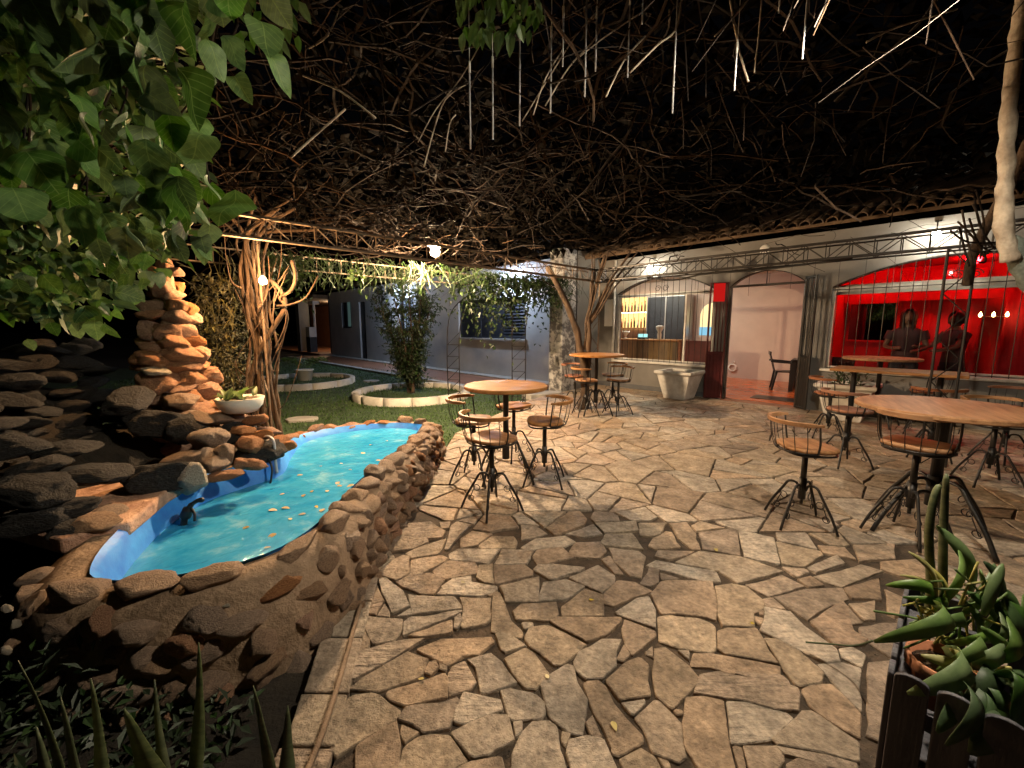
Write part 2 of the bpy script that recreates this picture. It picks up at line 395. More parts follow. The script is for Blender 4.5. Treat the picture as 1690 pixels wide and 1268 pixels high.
def leaf_into(b, p, d, up, L, W, fold=.15, droop=.2, n=2):
    d = Vector(d).normalized(); s = d.cross(Vector(up))
    if s.length < 1e-4: s = d.orthogonal()
    s.normalize(); u = s.cross(d)
    p = Vector(p)
    if n == 1:
        b.add([p, p + d*L*.45 + s*W*.5 + u*fold*W, p + d*L - u*droop*L, p + d*L*.45 - s*W*.5 + u*fold*W], [(0,1,2), (0,2,3)]); return
    if n == 3:
        st = [(0,0),(.1,.62),(.25,.96),(.42,1),(.6,.82),(.8,.46),(1,0)]; vs = []
        for t, k in st: vs += [p+d*L*t+s*W*.5*k+u*(fold*W*k-droop*L*t*t), p+d*L*t-u*droop*L*t*t, p+d*L*t-s*W*.5*k+u*(fold*W*k-droop*L*t*t)]
        b.add(vs, [f for i in range(6) for f in ((i*3,i*3+3,i*3+4,i*3+1),(i*3+1,i*3+4,i*3+5,i*3+2))]); return
    b.add([p, p+d*L*.3+s*W*.46+u*fold*W, p+d*L*.35-u*droop*L*.1, p+d*L*.3-s*W*.46+u*fold*W, p+d*L*.68+s*W*.36+u*(fold*W-droop*L*.45),
           p+d*L*.7-u*droop*L*.5, p+d*L*.68-s*W*.36+u*(fold*W-droop*L*.45), p+d*L-u*droop*L],
          [(0,1,2), (0,2,3), (1,4,5,2), (2,5,6,3), (4,7,5), (5,7,6)])
def smooth_path(pts, n=6):
    pts = [Vector(p) for p in pts]; out = []
    for i in range(len(pts)-1):
        p0 = pts[max(i-1,0)]; p1 = pts[i]; p2 = pts[i+1]; p3 = pts[min(i+2,len(pts)-1)]
        for j in range(n):
            t = j/n
            out.append(.5*((2*p1)+(-p0+p2)*t+(2*p0-5*p1+4*p2-p3)*t*t+(-p0+3*p1-3*p2+p3)*t**3))
    out.append(pts[-1]); return out
def in_poly(x, y, poly):
    c = False; n = len(poly)
    for i in range(n):
        x0, y0 = poly[i][:2]; x1, y1 = poly[(i+1) % n][:2]
        if (y0 > y) != (y1 > y) and x < (x1-x0)*(y-y0)/(y1-y0)+x0: c = not c
    return c

# ================================================================== GROUND
LAWN_Z = -.12
b = MB(); b.add([(-150,-60,LAWN_Z-.03),(150,-60,LAWN_Z-.03),(150,200,LAWN_Z-.03),(-150,200,LAWN_Z-.03)], [(0,1,2,3)])
tag(b.build('ground', M['soil']), kind='structure')
# planting bed beside the pond (near the camera)
b = MB(); nx, ny = 26, 30
for j in range(ny+1):
    for i in range(nx+1):
        x = -4.2 + 3.5*i/nx; y = -1.0 + 3.4*j/ny
        b.v.append((x, y, .03*noise.noise(Vector((x*3, y*3, 0))) - .03))
b.f = [(j*(nx+1)+i, j*(nx+1)+i+1, (j+1)*(nx+1)+i+1, (j+1)*(nx+1)+i) for j in range(ny) for i in range(nx)]; b.m = [0]*len(b.f)
tag(b.build('planting_bed_ground', M['soil'], smooth=True), kind='structure')
# lawn
lawn = [(-14, 3.2), (-.95, 4.6), (-.72, 5.9), (.15, 8.6), (.9, 9.6), (-9.9, 21.2), (-16, 16)]
b = MB(); b.add([(x, y, LAWN_Z) for x, y in lawn], [tuple(range(len(lawn)))])
tag(b.build('lawn', M['lawn']), kind='structure')
b = MB(); rg = random.Random(3); cnt = 0
lb = [q for q in lawn]
while cnt < 46000:
    x = rg.uniform(-12, 1); y = rg.uniform(4.2, 19)
    if rg.random() > min(1, (8.5/max(y, 1))**1.3): continue
    if not in_poly(x, y, lb): continue
    a = rg.uniform(0, 6.28); h = rg.uniform(.018, .05); wd = rg.uniform(.004, .008) * (1 + y/14)
    lx, ly = rg.gauss(0, .018), rg.gauss(0, .018)
    b.v += [(x - wd*math.cos(a), y - wd*math.sin(a), LAWN_Z), (x + wd*math.cos(a), y + wd*math.sin(a), LAWN_Z), (x+lx, y+ly, LAWN_Z+h)]
    b.f.append((cnt*3, cnt*3+1, cnt*3+2)); cnt += 1
b.m = [0]*cnt
tag(b.build('lawn_grass', M['grass']), 'short green lawn grass behind the pond', 'grass', kind='stuff')
# walkway along the far house
b = MB()
b.box((-21.5, -2.2, LAWN_Z-.02), (-4.4, 0, LAWN_Z+.02))
tag(b.build('walkway', M['redtile'], frame=True), kind='structure')
wk = bpy.data.objects['walkway']
for i in range(17):
    b = MB(); s0 = -21.4 + i; b.box((s0+.01, -2.42, LAWN_Z-.02), (s0+.98, -2.21, LAWN_Z+.07))
    bevel(b.build('kerb_stone', M['concrete'], wk), .01)
for i in range(9):
    b = MB(); s0 = -21.4 + i*1.9; b.box((s0, -.42, LAWN_Z+.021), (s0+1.86, -.002, LAWN_Z+.05)); b.build('kerb_slab', M['concrete'], wk)
# stepping slabs in the lawn
for (u, v, w_, d_, r, lab) in [(497,692,.62,.42,.2,'irregular pale stepping slab in lawn behind the bowl planter'), (612,629,.5,.4,.5,'pale stepping slab in lawn between the two round planting rings')]:
    c = G(u, v, LAWN_Z+.02); b = MB(); k = 9
    poly = [(w_*.5*math.cos(6.283*i/k)*U(.8,1.15), d_*.5*math.sin(6.283*i/k)*U(.8,1.15)) for i in range(k)]
    b.prism(poly, -.05, .02); o = b.build('stepping_stone', M['concrete']); o.location = c; o.rotation_euler.z = r
    bevel(o, .01); tag(o, lab, 'paving slab')

# ------------------------------------------------------------------ patio of irregular flagstones
patio = [(-.93, -.9), (-.60, .9), (-.62, 1.3), (-.93, 3.0), (-.80, 5.75), (.28, 8.35), (.95, 9.35), tuple(FP(-3.2, .02, 0))[:2], tuple(FP(7.5, .02, 0))[:2], (9.6, -.9)]
b = MB(); b.prism(patio[::1], -.2, 0.0)
PAT = tag(b.build('patio', M['mortar_dark']), kind='structure')
# outlines of the near stones, read off five views of the paving: (corner, scale, outlines)
KZ = 420/1690
TRACED = [((480,860),KZ,"""680 0 770 0 755 20 690 40;625 150 680 40 745 28 725 80;640 185 700 110 780 15 930 5 1025 65 1000 110 900 115 915 135 810 180 670 195;765 205 850 165 1030 110 1000 180 980 210 800 238;985 5 1060 0 1050 40 1000 45;1060 30 1100 0 1200 20 1110 100 1050 180 1020 180 1040 120;1130 110 1210 60 1340 80 1240 150 1125 170;1250 155 1340 95 1480 100 1500 130 1490 175 1260 175;1050 215 1110 180 1390 178 1310 275 1190 255 1060 250;545 345 560 250 600 195 660 195 685 240;560 350 690 250 745 225 785 235 785 345 700 385 610 360;790 350 800 255 850 240 1000 220 1045 240 1020 260 850 355;945 325 1040 260 1220 270 1240 310 1230 345 1030 380 960 360;1235 370 1250 290 1340 280 1350 410 1290 405;1345 290 1400 185 1590 190 1590 240 1560 280 1350 285;1350 293 1550 288 1605 330 1600 360 1380 410 1357 405;470 540 560 360 590 470 620 520 460 565;580 380 635 372 690 420 735 450 790 555 670 600 610 470;700 400 790 350 930 340 1020 385 950 480 860 475 745 430;1000 430 1080 375 1200 360 1195 400 1370 430 1350 470 1250 490 1040 480;1385 430 1650 365 1640 530 1430 535;780 480 860 490 1080 490 1130 550 1130 570 810 610 800 560;1120 500 1330 505 1325 640 1290 670 1150 700 1130 690 1150 580;1345 475 1390 475 1430 560 1460 650 1540 720 1540 765 1480 760 1330 720 1335 600;470 575 610 535 565 615 500 600;575 620 625 545 655 600 655 630;705 625 790 570 800 610;755 660 790 630 1130 580 1130 595 1000 650 760 745 745 740;785 755 800 745 1070 650 1065 740 850 765;1090 640 1125 610 1130 650 1110 710 1080 700;324 890 450 590 495 630 480 690 525 780 524 834;485 680 500 620 560 630 740 640 730 720 690 780 545 805 525 770;1480 590 1530 550 1760 535 1775 625 1690 660 1500 650;970 480 1000 445 1035 455 1025 482;1535 670 1610 670 1600 700 1550 715;1360 735 1450 740 1560 815 1420 860 1390 830"""),
((460,1050),KZ,"""465 220 480 110 760 30 980 5 700 170 490 280;460 345 560 270 850 100 990 150 940 265 730 335 660 360 580 350;915 80 1090 10 1410 0 1430 30 1310 120 1230 115 1130 190;965 230 1000 165 1040 160 1055 200 1010 250;1065 180 1115 195 1110 220 1070 215;715 380 740 350 1100 240 1120 280 1120 395 850 450 730 410;1130 385 1125 250 1160 180 1240 155 1310 290 1270 340;1250 150 1410 105 1470 160 1580 300 1400 365 1345 370 1310 200;1500 140 1640 70 1690 100 1760 200 1795 240 1710 335 1640 335 1560 240;335 700 400 470 480 390 600 370 660 380 720 430 800 480 790 530 700 590 380 785;515 720 700 600 780 560 800 700 790 877 515 877;795 540 850 465 1180 405 1190 430 1130 600 980 635;1170 560 1180 480 1230 365 1470 420 1485 490 1240 575;1475 350 1560 337 1690 370 1760 420 1770 480 1740 530 1560 545 1530 520;810 640 820 580 930 625 840 695;800 860 840 720 920 660 1010 640 1130 650 1250 820 1130 877 800 890;1140 640 1280 570 1400 520 1520 520 1560 690 1380 780 1290 795;1555 560 1620 560 1610 620 1575 655;1180 870 1270 825 1470 790 1500 880 1350 920 1180 910"""),
((860,1050),KZ,"""-65 890 -50 750 10 630 80 560 190 555 240 600 260 750 310 890;130 310 160 270 300 180 350 190 370 300 440 410 405 650 310 620 190 520;355 165 390 100 540 15 665 20 630 100 625 190 540 270 430 275 360 210;630 150 685 55 720 120 690 160;565 285 690 170 790 135 850 190 855 385 660 415 600 340;885 80 960 70 1110 190 1175 270 1170 310 1080 400 1020 470 990 470 890 370 880 240;410 310 440 290 520 285 575 340 610 430 800 640 810 690 650 780 600 760 590 700 480 480;430 580 475 520 530 640 520 670 465 650;670 440 810 415 820 440 745 520;755 535 880 420 920 420 1060 570 1065 680 1095 780 1050 820 870 750 830 620;305 760 330 680 450 660 540 680 640 890 340 890;660 800 790 735 880 790 940 890 700 900;1095 400 1210 390 1345 420 1360 560 1430 890 1200 890 1090 720 1080 550;820 100 870 60 880 130;1040 85 1120 95 1110 150;1015 480 1070 480 1065 515 1030 510;275 620 325 640 300 715 270 680;905 800 985 830 985 870 950 870"""),
((860,860),KZ,"""25 770 60 700 170 685 300 745 440 815 270 945 210 940 60 825;905 630 980 618 1180 640 1260 670 1290 700 1290 840 1250 865 1050 835 920 790;670 720 690 645 890 725 890 760 740 880 700 830;180 645 240 630 665 635 660 665 560 750 440 790 230 680;265 560 420 445 540 480 550 620 275 620;110 520 150 400 300 380 425 425 300 510 120 525;320 370 510 290 620 360 615 410 540 465 430 420;550 480 640 390 750 400 870 460 620 555 555 540;625 595 770 510 850 500 890 590 895 700 640 610;865 480 930 400 1000 390 1270 400 1280 440 1300 560 1290 650 1180 620 930 610;1300 470 1290 430 1400 410 1500 430 1610 520 1610 580 1540 610 1550 700 1340 690 1310 640;835 290 900 255 1290 325 1325 395 1200 390 1100 360 850 300;1020 265 1190 190 1460 230 1590 270 1500 300 1290 318;890 230 910 190 1150 195 1100 225 980 250;1185 70 1390 45 1440 65 1460 225 1210 180;985 10 1100 5 1160 80 1190 180 1130 180 1050 110;845 160 880 110 960 65 1000 70 1060 165 900 180;580 170 780 195 825 230 800 365 720 350 620 260;535 250 590 225 680 350 620 340;530 140 560 85 740 80 810 185 550 160;320 200 360 140 530 135 565 200 520 240 330 230;75 230 110 185 270 165 350 235 110 285;80 320 110 290 220 285 420 305 380 330 200 385;0 170 100 110 290 90 360 130 290 165 30 190;0 120 0 20 100 30 170 75 110 95;295 80 480 15 540 80 420 100;490 10 760 0 780 60 560 75;790 60 780 10 970 10 920 80 870 95 790 90;790 410 850 300 920 320 910 400 860 425;925 340 1050 375 930 385;1310 325 1590 280 1740 335 1440 408;1545 625 1610 640 1600 675 1560 670;1580 590 1610 590 1610 620 1585 615"""),
((1200,860),280/870,"""0 915 110 925 320 980 340 1010 220 1110 60 1135 20 1130;-168 876 -134 783 -45 768 0 782 250 817 360 850 375 890 360 965 230 955 100 915 0 905;-190 740 -168 672 -68 675 0 690 270 740 270 808 0 770 -60 747;-45 560 0 545 150 545 260 725 0 675 -45 650;58 48 120 55 240 85 272 218 88 178;95 325 280 275 395 330 220 385;240 385 400 345 590 335 625 395 510 430 415 500;195 440 330 465 400 540 560 650 575 710 500 715 380 660 170 555;190 600 260 605 370 665 490 770 480 820 360 840 300 770;430 510 560 420 620 430 650 560 720 600 700 625 560 640;465 730 580 715 690 745 690 970 600 880;385 860 430 830 540 830 640 930 680 975 680 1100 520 1010 430 940;235 1110 390 970 440 975 670 1130 670 1230 500 1180 260 1140;250 1145 490 1190 670 1235 660 1275 520 1250 300 1190;90 1150 250 1150 300 1215 250 1270 120 1270;310 1240 370 1215 520 1250 500 1290 320 1290;250 100 480 150 490 170 400 230 280 215;410 235 560 170 605 215 460 260;440 280 690 220 800 255 590 335;600 340 780 290 790 400 640 390;580 650 640 640 710 680 690 740 590 690;625 420 760 405 760 500 700 500;280 230 400 240 420 255 360 285;365 295 430 280 500 325 420 335;575 40 600 15 760 80 820 110 640 110;470 120 600 130 660 190 500 160;650 120 860 115 860 190 680 205;185 400 230 390 300 450 200 435;30 1150 80 1150 100 1260 60 1260""")]
traced = []
for (cx0, cy0_), kz, txt in TRACED:
    for st_ in txt.split(';'):
        q = [float(t) for t in st_.split()]
        pl = [tuple(G(cx0+q[i]*kz, cy0_+q[i+1]*kz, .018))[:2] for i in range(0, len(q), 2)]
        mx, my = sum(p[0] for p in pl)/len(pl), sum(p[1] for p in pl)/len(pl)
        traced.append([(x+(x-mx)/math.hypot(x-mx, y-my)*.0085, y+(y-my)/math.hypot(x-mx, y-my)*.0085) for x, y in pl])
seeds = []
def try_seed(x, y, dmin, wt=0.0):
    for q in seeds:
        if (q[0]-x)**2 + (q[1]-y)**2 < dmin*dmin: return
    seeds.append((x, y, wt))
NTR = 0
rs = random.Random(21)
xs = [q[0] for q in patio]; ys = [q[1] for q in patio]
tries = 0
while tries < 16000:
    tries += 1
    x = rs.uniform(min(xs)-.2, max(xs)+.2); y = rs.uniform(-.9, max(ys)+.2)
    if not in_poly(x, y, patio): continue
    try_seed(x, y, rs.choice([.34, .44, .5, .54]), rs.uniform(-.03, .03))
sd = np.array(seeds)
def clip(poly, nx_, ny_, d):
    out = []
    for i in range(len(poly)):
        p, q = poly[i], poly[(i+1) % len(poly)]
        a = p[0]*nx_+p[1]*ny_-d; c = q[0]*nx_+q[1]*ny_-d
        if a <= 0: out.append(p)
        if (a < 0 < c) or (c < 0 < a):
            t = a/(a-c); out.append((p[0]+(q[0]-p[0])*t, p[1]+(q[1]-p[1])*t))
    return out
def cellpoly(i):
    x, y, wt = sd[i]; R = .75
    poly = [(x-R,y-R),(x+R,y-R),(x+R,y+R),(x-R,y+R)]
    d2 = (sd[:,0]-x)**2+(sd[:,1]-y)**2
    for j in np.argsort(d2)[1:26]:
        dx, dy = sd[j,0]-x, sd[j,1]-y; dd = math.sqrt(d2[j])
        t = (d2[j] + wt - sd[j,2]) / (2*dd)
        poly = clip(poly, dx/dd, dy/dd, (x*dx+y*dy)/dd + t)
        if len(poly) < 3: return None
    return poly
def area(p): return .5*sum(p[i][0]*p[(i+1)%len(p)][1]-p[(i+1)%len(p)][0]*p[i][1] for i in range(len(p)))
# patio is nearly convex except along the pond; clip by its straight edges
def clip_patio(poly):
    cy0 = sum(p[1] for p in poly)/len(poly)
    for i in range(len(patio)):
        p, q = patio[i], patio[(i+1) % len(patio)]
        if i < 4 or i > 8 or (i in (4, 5, 6) and cy0 < 5.7): continue
        ex, ey = q[0]-p[0], q[1]-p[1]; l = math.hypot(ex, ey)
        nx_, ny_ = -ey/l, ex/l            # patio runs clockwise: outside is to the left
        poly = clip(poly, nx_, ny_, p[0]*nx_+p[1]*ny_)
        if len(poly) < 3: return None
    return poly
def inset(poly, d):
    n = len(poly); res = [p for p in poly]
    out = list(poly)
    for i in range(n):
        p, q = poly[i], poly[(i+1) % n]; ex, ey = q[0]-p[0], q[1]-p[1]; l = math.hypot(ex, ey)
        if l < 1e-5: continue
        nx_, ny_ = ey/l, -ex/l
        out = clip(out, nx_, ny_, p[0]*nx_+p[1]*ny_ - d)
        if len(out) < 3: return None
    return out
def pond_side(y):   # x of the pond wall's foot / edging strip
    pts = [(-.9,-.60),(.9,-.60),(1.3,-.62),(3.0,-.90),(5.75,-.80),(9,.6)]
    for (a, xa), (c, xc) in zip(pts, pts[1:]):
        if a <= y <= c: return xa + (xc-xa)*(y-a)/(c-a)
    return -.6
flags = []
cells = []
for i in range(len(sd)):
    poly = cellpoly(i)
    if not poly or len(poly) < 3: continue
    if area(poly) < 0: poly = poly[::-1]
    todo = [(poly, 0)]
    while todo:
        pl, dep = todo.pop()
        ar = area(pl)
        cut = (i >= NTR and ar > .09 and rs.random() < (.8 if ar > .2 else .5)) or (i < NTR and ar > .16 and rs.random() < .4)
        if dep < 2 and cut:
            gx = sum(p[0] for p in pl)/len(pl); gy = sum(p[1] for p in pl)/len(pl)
            # cut across the longer way, off centre
            far = max(pl, key=lambda p: (p[0]-gx)**2+(p[1]-gy)**2); a_ = math.atan2(far[1]-gy, far[0]-gx) + rs.gauss(0, .45)
            nx_, ny_ = math.cos(a_), math.sin(a_); d_ = gx*nx_+gy*ny_ + rs.uniform(-.09, .09)
            A1 = clip(pl, nx_, ny_, d_); A2 = clip(pl, -nx_, -ny_, -d_)
            if len(A1) > 2 and len(A2) > 2 and area(A1) > .012 and area(A2) > .012:
                todo += [(A1, dep+1), (A2, dep+1)]; continue
        cells.append(pl)
def sarea(p): return area(p)
traced = [t if area(t) > 0 else t[::-1] for t in traced]
tbox = [(min(p[0] for p in t), max(p[0] for p in t), min(p[1] for p in t), max(p[1] for p in t)) for t in traced]
def clear_of_traced(pl):
    """trim a cell back from the traced stones it would overlap; None if it is swallowed"""
    for t, (xa, xb, ya, yb) in zip(traced, tbox):
        if not pl or len(pl) < 3: return None
        if max(p[0] for p in pl) < xa or min(p[0] for p in pl) > xb or max(p[1] for p in pl) < ya or min(p[1] for p in pl) > yb: continue
        best = None
        for k in range(len(t)):
            p, q = t[k], t[(k+1) % len(t)]; l = math.hypot(q[0]-p[0], q[1]-p[1])
            if l < 1e-6: continue
            nx_, ny_ = (q[1]-p[1])/l, -(q[0]-p[0])/l          # outward
            c_ = clip(pl, -nx_, -ny_, -(p[0]*nx_+p[1]*ny_+.004))
            ar = area(c_) if len(c_) > 2 else 0
            if best is None or ar > best[0]: best = (ar, c_)
        if best[0] < area(pl)*.999: pl = best[1] if best[0] > .006 else None
    return pl
cells = [c_ for c_ in (clear_of_traced(c_) for c_ in cells) if c_ and len(c_) > 2]
finals = []
for poly in cells:
    if area(poly) < 0: poly = poly[::-1]
    cx = sum(p[0] for p in poly)/len(poly); cyy = sum(p[1] for p in poly)/len(poly)
    poly = clip(poly, *( -1, 0), -pond_side(cyy)) if cyy < 5.75 else poly
    if not poly or len(poly) < 3: continue
    poly = clip_patio(poly)
    if not poly or len(poly) < 3: continue
    poly = inset(poly, rs.uniform(.003, .0085))
    if not poly or area(poly) < .006: continue
    finals.append(poly)
for poly in finals + traced:
    cyy = sum(p[1] for p in poly)/len(poly)
    # split long edges with a small wander and knock corners off
    n = len(poly); pts = []
    for k in range(n):
        p, q = poly[k], poly[(k+1) % n]; l = math.hypot(q[0]-p[0], q[1]-p[1])
        if l < .012: continue
        nx_, ny_ = (q[1]-p[1])/l, -(q[0]-p[0])/l
        c0 = min(.3*l, rs.uniform(.002, .014))/l
        segs = max(1, int(l/.07)) if cyy < 4.5 else max(1, int(l/.16))
        for a in range(segs+1):
            t = c0 + (1-2*c0)*a/segs; dv = -abs(rs.gauss(0, .0045)) if 0 < a < segs else -abs(rs.gauss(0, .002))
            pts.append((p[0]+(q[0]-p[0])*t+nx_*dv, p[1]+(q[1]-p[1])*t+ny_*dv))
    if len(pts) < 4: continue
    scr = [proj((x, y, .03)) for x, y in pts]
    if any(q is None for q in scr): size = 0 if all(q is None for q in scr) else 100
    else:
        uu = [min(max(q[0], 0), 1690) for q in scr]; vv = [min(max(q[1], 0), 1268) for q in scr]
        size = abs(.5*sum(uu[k]*vv[(k+1)%len(uu)]-uu[(k+1)%len(uu)]*vv[k] for k in range(len(uu))))
    if size > 0: flags.append((size, pts))
flags.sort(key=lambda q: -q[0])
flags = [q for q in flags if q[0] > 0]
def flag_into(b, pts, val, vals):
    n = len(pts); cx = sum(p[0] for p in pts)/n; cyy = sum(p[1] for p in pts)/n
    z = rs.uniform(.011, .019); tx, ty = rs.gauss(0, .006), rs.gauss(0, .006)
    def ring(d, zz): 
        o_ = []
        for x, y in pts:
            l = math.hypot(cx-x, cyy-y); o_.append((x+(cx-x)/l*d, y+(cyy-y)/l*d, zz + (tx*(x-cx)+ty*(y-cyy) if zz > .005 else 0)))
        return o_
    vs = ring(0, -.005) + ring(.001, z-.004) + ring(.005, z)
    fs = [(r*n+i, r*n+(i+1) % n, (r+1)*n+(i+1) % n, (r+1)*n+i) for r in range(2) for i in range(n)] + [tuple(range(2*n, 3*n))]
    b.add(vs, fs); vals += [val]*len(vs)
def set_attr(me, vals):
    at = me.attributes.new('stone', 'FLOAT', 'POINT'); at.data.foreach_set('value', vals)
for q in flags[:300]:
    b = MB(); vals = []; flag_into(b, q[1], rs.random(), vals)
    o = b.build('flagstone', M['flag'], PAT); set_attr(o.data, vals)
b = MB(); vals = []
for q in flags[300:]: flag_into(b, q[1], rs.random(), vals)
o = b.build('distant_flagstones', M['flag'], PAT); set_attr(o.data, vals); o['kind'] = 'stuff'
# grit and chips lying in the joints
b = MB()
for k in range(9000):
    y = .9 + 7.5*rs.random()**1.8; x = rs.uniform(-.7, 2.2+y*.55)
    if not in_poly(x, y, patio): continue
    r = rs.uniform(.002, .006); a = rs.uniform(0, 6.28); h = r*rs.uniform(.8, 1.5)
    b.add([(x+r*math.cos(a+t), y+r*math.sin(a+t)*.8, 0) for t in (0, 1.6, 3.1, 4.7)] + [(x+rs.uniform(-.4,.4)*r, y+rs.uniform(-.4,.4)*r, h)], [(0,1,4),(1,2,4),(2,3,4),(3,0,4)])
o = b.build('joint_grit', mat('grit', (.06,.045,.03), (.22,.16,.11), .95, 60, vary=.5), PAT); o['kind'] = 'stuff'
# steps at the lawn corner of the patio
for k, (u, v, w_, d_, z, lab) in enumerate([(893,648,1.0,.55,.05,'flat paving slab stepping up from lawn beside the peeling pier'), (862,664,.62,.35,-.06,'small pale slab at the lawn edge behind the near round table')]):
    c = G(u, v, z); b = MB(); kk = 8
    b.prism([(w_*.5*math.cos(6.283*i/kk)*U(.85,1.15), d_*.5*math.sin(6.283*i/kk)*U(.85,1.15)) for i in range(kk)], -.12, .0)
    o = b.build('step_slab', M['concrete']); o.location = c; o.rotation_euler.z = .4; bevel(o, .012); tag(o, lab, 'paving slab')

# ================================================================== POND
# inner edge of the basin (x, y, rim height), counter-clockwise from the far right corner
PIN = [(-1.16,5.15,.28),(-1.45,5.28,.27),(-1.85,5.2,.27),(-2.2,4.95,.28),(-2.36,4.55,.3),(-2.22,4.0,.33),(-2.06,3.55,.36),(-2.16,3.3,.38),(-2.3,3.0,.4),(-2.28,2.6,.4),(-2.12,2.15,.4),(-1.95,1.85,.4),(-1.78,1.72,.41),(-1.48,1.74,.42),(-1.2,1.88,.43),(-1.1,2.2,.43),(-1.13,2.8,.41),(-1.1,3.6,.38),(-1.1,4.4,.32)]
pin = smooth_path([Vector(p) for p in PIN] + [Vector(PIN[0])], 4)[:-1]
POND = empty('stone_pond', (0,0,0), 0, 'long pond painted blue inside with a wall of round brown stones', 'pond')
npn = len(pin); WZ = .21
cen = Vector((-1.65, 3.4, 0))
def normal_out(i):
    t = pin[(i+1) % npn] - pin[i-1]; t.z = 0; t.normalize(); return Vector((t.y, -t.x, 0)) * -1 if False else Vector((t.y, -t.x, 0))
sgn = 1 if (normal_out(0).dot(pin[0]-cen) > 0) else -1
def nout(i): return normal_out(i) * sgn
b = MB(); vs = []; 
for i, p in enumerate(pin):
    wob = .02*noise.noise(p*4)
    o_ = nout(i)
    vs += [p + o_*(.03), p + o_*wob + Vector((0,0,-.03)), Vector((p.x, p.y, WZ)) - o_*(.03), Vector((p.x, p.y, 0)) - o_*.14]
fs = []
for i in range(npn):
    j = (i+1) % npn
    for k in range(3): fs.append((i*4+k, i*4+k+1, j*4+k+1, j*4+k))
fs.append(tuple(i*4+3 for i in range(npn)))
b.add(vs, fs); b.build('basin', M['blue'], POND, True)
# mortar core of the wall
b = MB(); vs = []
for i, p in enumerate(pin):
    o_ = nout(i); wd = .20 if p.x > -1.4 or p.y < 2.2 else .16
    vs += [Vector((p.x,p.y,p.z-.02))+o_*.02, Vector((p.x,p.y,p.z-.0))+o_*(.02+wd*.5), Vector((p.x,p.y,p.z-.05))+o_*(.02+wd), Vector((p.x,p.y,.12))+o_*(.06+wd), Vector((p.x,p.y,-.2))+o_*(.09+wd)]
fs = []
for i in range(npn):
    j = (i+1) % npn
    for k in range(4): fs.append((i*5+k, j*5+k, j*5+k+1, i*5+k+1))
b.add(vs, fs); o = b.build('mortar_wall', M['mortar'], POND, True)
# stones: cap row, then rows down the outer face
def along():
    L = [0.0]
    for i in range(npn): L.append(L[-1] + (pin[(i+1) % npn]-pin[i]).length)
    return L
AL = along()
def at_len(l):
    l %= AL[-1]
    for i in range(npn):
        if AL[i] <= l <= AL[i+1]:
            t = (l-AL[i])/max(1e-6, AL[i+1]-AL[i]); p = pin[i].lerp(pin[(i+1) % npn], t); o_ = nout(i).lerp(nout((i+1) % npn), t).normalized()
            tg = (pin[(i+1) % npn]-pin[i]); return p, o_, math.atan2(tg.y, tg.x)
    return pin[0], nout(0), 0
l = 0.0
while l < AL[-1] - .1:
    p, o_, ang = at_len(l)
    near = p.x > -1.45 or p.y < 2.1
    ln = U(.12,.26) if near else U(.13,.25)
    if not (p.x < -1.95 and p.y < 4.0):
        p, o_, ang = at_len(l + ln*.5)
        kd = 'rock' if near else 'rock_or'
        stone(POND, p + o_*(.105 if near else .09) + Vector((0,0,U(-.025,.012))), (ln*.56, U(.075,.10), U(.04,.065)), (U(-.2,.2), U(-.2,.2), ang+U(-.25,.25)), kd)
    l += ln
    
for row, (zf, od) in enumerate([(.80, .205), (.58, .225), (.36, .24), (.14, .255), (-.06,.27)]):
    l = U(0, .1)
    while l < AL[-1]-.1:
        p, o_, ang = at_len(l); ln = U(.08,.2)
        if p.x > -1.5 and not (p.x < -1.2 and p.y > 4.8) or p.y < 2.0:
            p, o_, ang = at_len(l + ln*.5)
            stone(POND, Vector((p.x, p.y, p.z*zf+U(-.03,.03))) + o_*(od+U(-.015,.02)), (ln*.55, U(.05,.085), U(.04,.065)), (U(-.4,.4), U(-.4,.4), ang+U(-.4,.4)), RND.choice(['rock','rock','rock','rock_or','rock']))
        l += ln*U(.85, 1.02)
# one pale chip set in the near wall
stone(POND, X(372,998,1.62), (.035,.02,.018), (0,.3,.3), 'rock_pale')
# water
b = MB(); b.add([(p.x - nout(i).x*.02, p.y - nout(i).y*.02, WZ) for i, p in enumerate(pin)], [tuple(range(npn))])
tag(b.build('pond_water', M['water']), 'rippling turquoise water filling the blue pond', 'water', kind='structure')
# fallen leaves on the water
lm = leaf_mesh('floating_leaf', M['pondleaf'], .085, .05, .1, .008, n=5)
rl = random.Random(5); k = 0
for (u, v) in [(558,795),(556,802),(520,835),(505,848),(530,845),(545,842),(443,842),(465,838),(412,870),(456,880),(480,858),(500,820),(515,812),(540,812),(575,775),(595,748),(560,765),(610,735),(530,770),(490,785),(620,760),(585,800),(470,815),(435,905),(505,880),(640,728)]:
    p = G(u, v, WZ+.004)
    o = link('floating_leaf', lm); o.location = p; o.rotation_euler = (rl.uniform(-.1,.1), rl.uniform(-.06,.06), rl.uniform(0,6.28)); s = rl.uniform(.4,.8); o.scale = (s,s,s)
    tag(o, 'small fallen yellow leaf floating on the turquoise pond water', 'leaf', 'fallen leaves floating on the pond')
for (u, v) in [(1062,816),(972,990),(1180,905),(1240,1030),(905,1120),(760,960),(1120,760),(1330,830),(700,1120),(1010,1190)]:
    o = link('dry_leaf', lm); o.location = G(u, v, .022); o.rotation_euler = (rl.uniform(-.1,.1), rl.uniform(-.1,.1), rl.uniform(0,6.28)); s = rl.uniform(.25,.5); o.scale = (s,s,s)
    tag(o, 'small dry leaf fragment lying on the flagstone paving', 'leaf', 'dry leaf fragments on the paving')
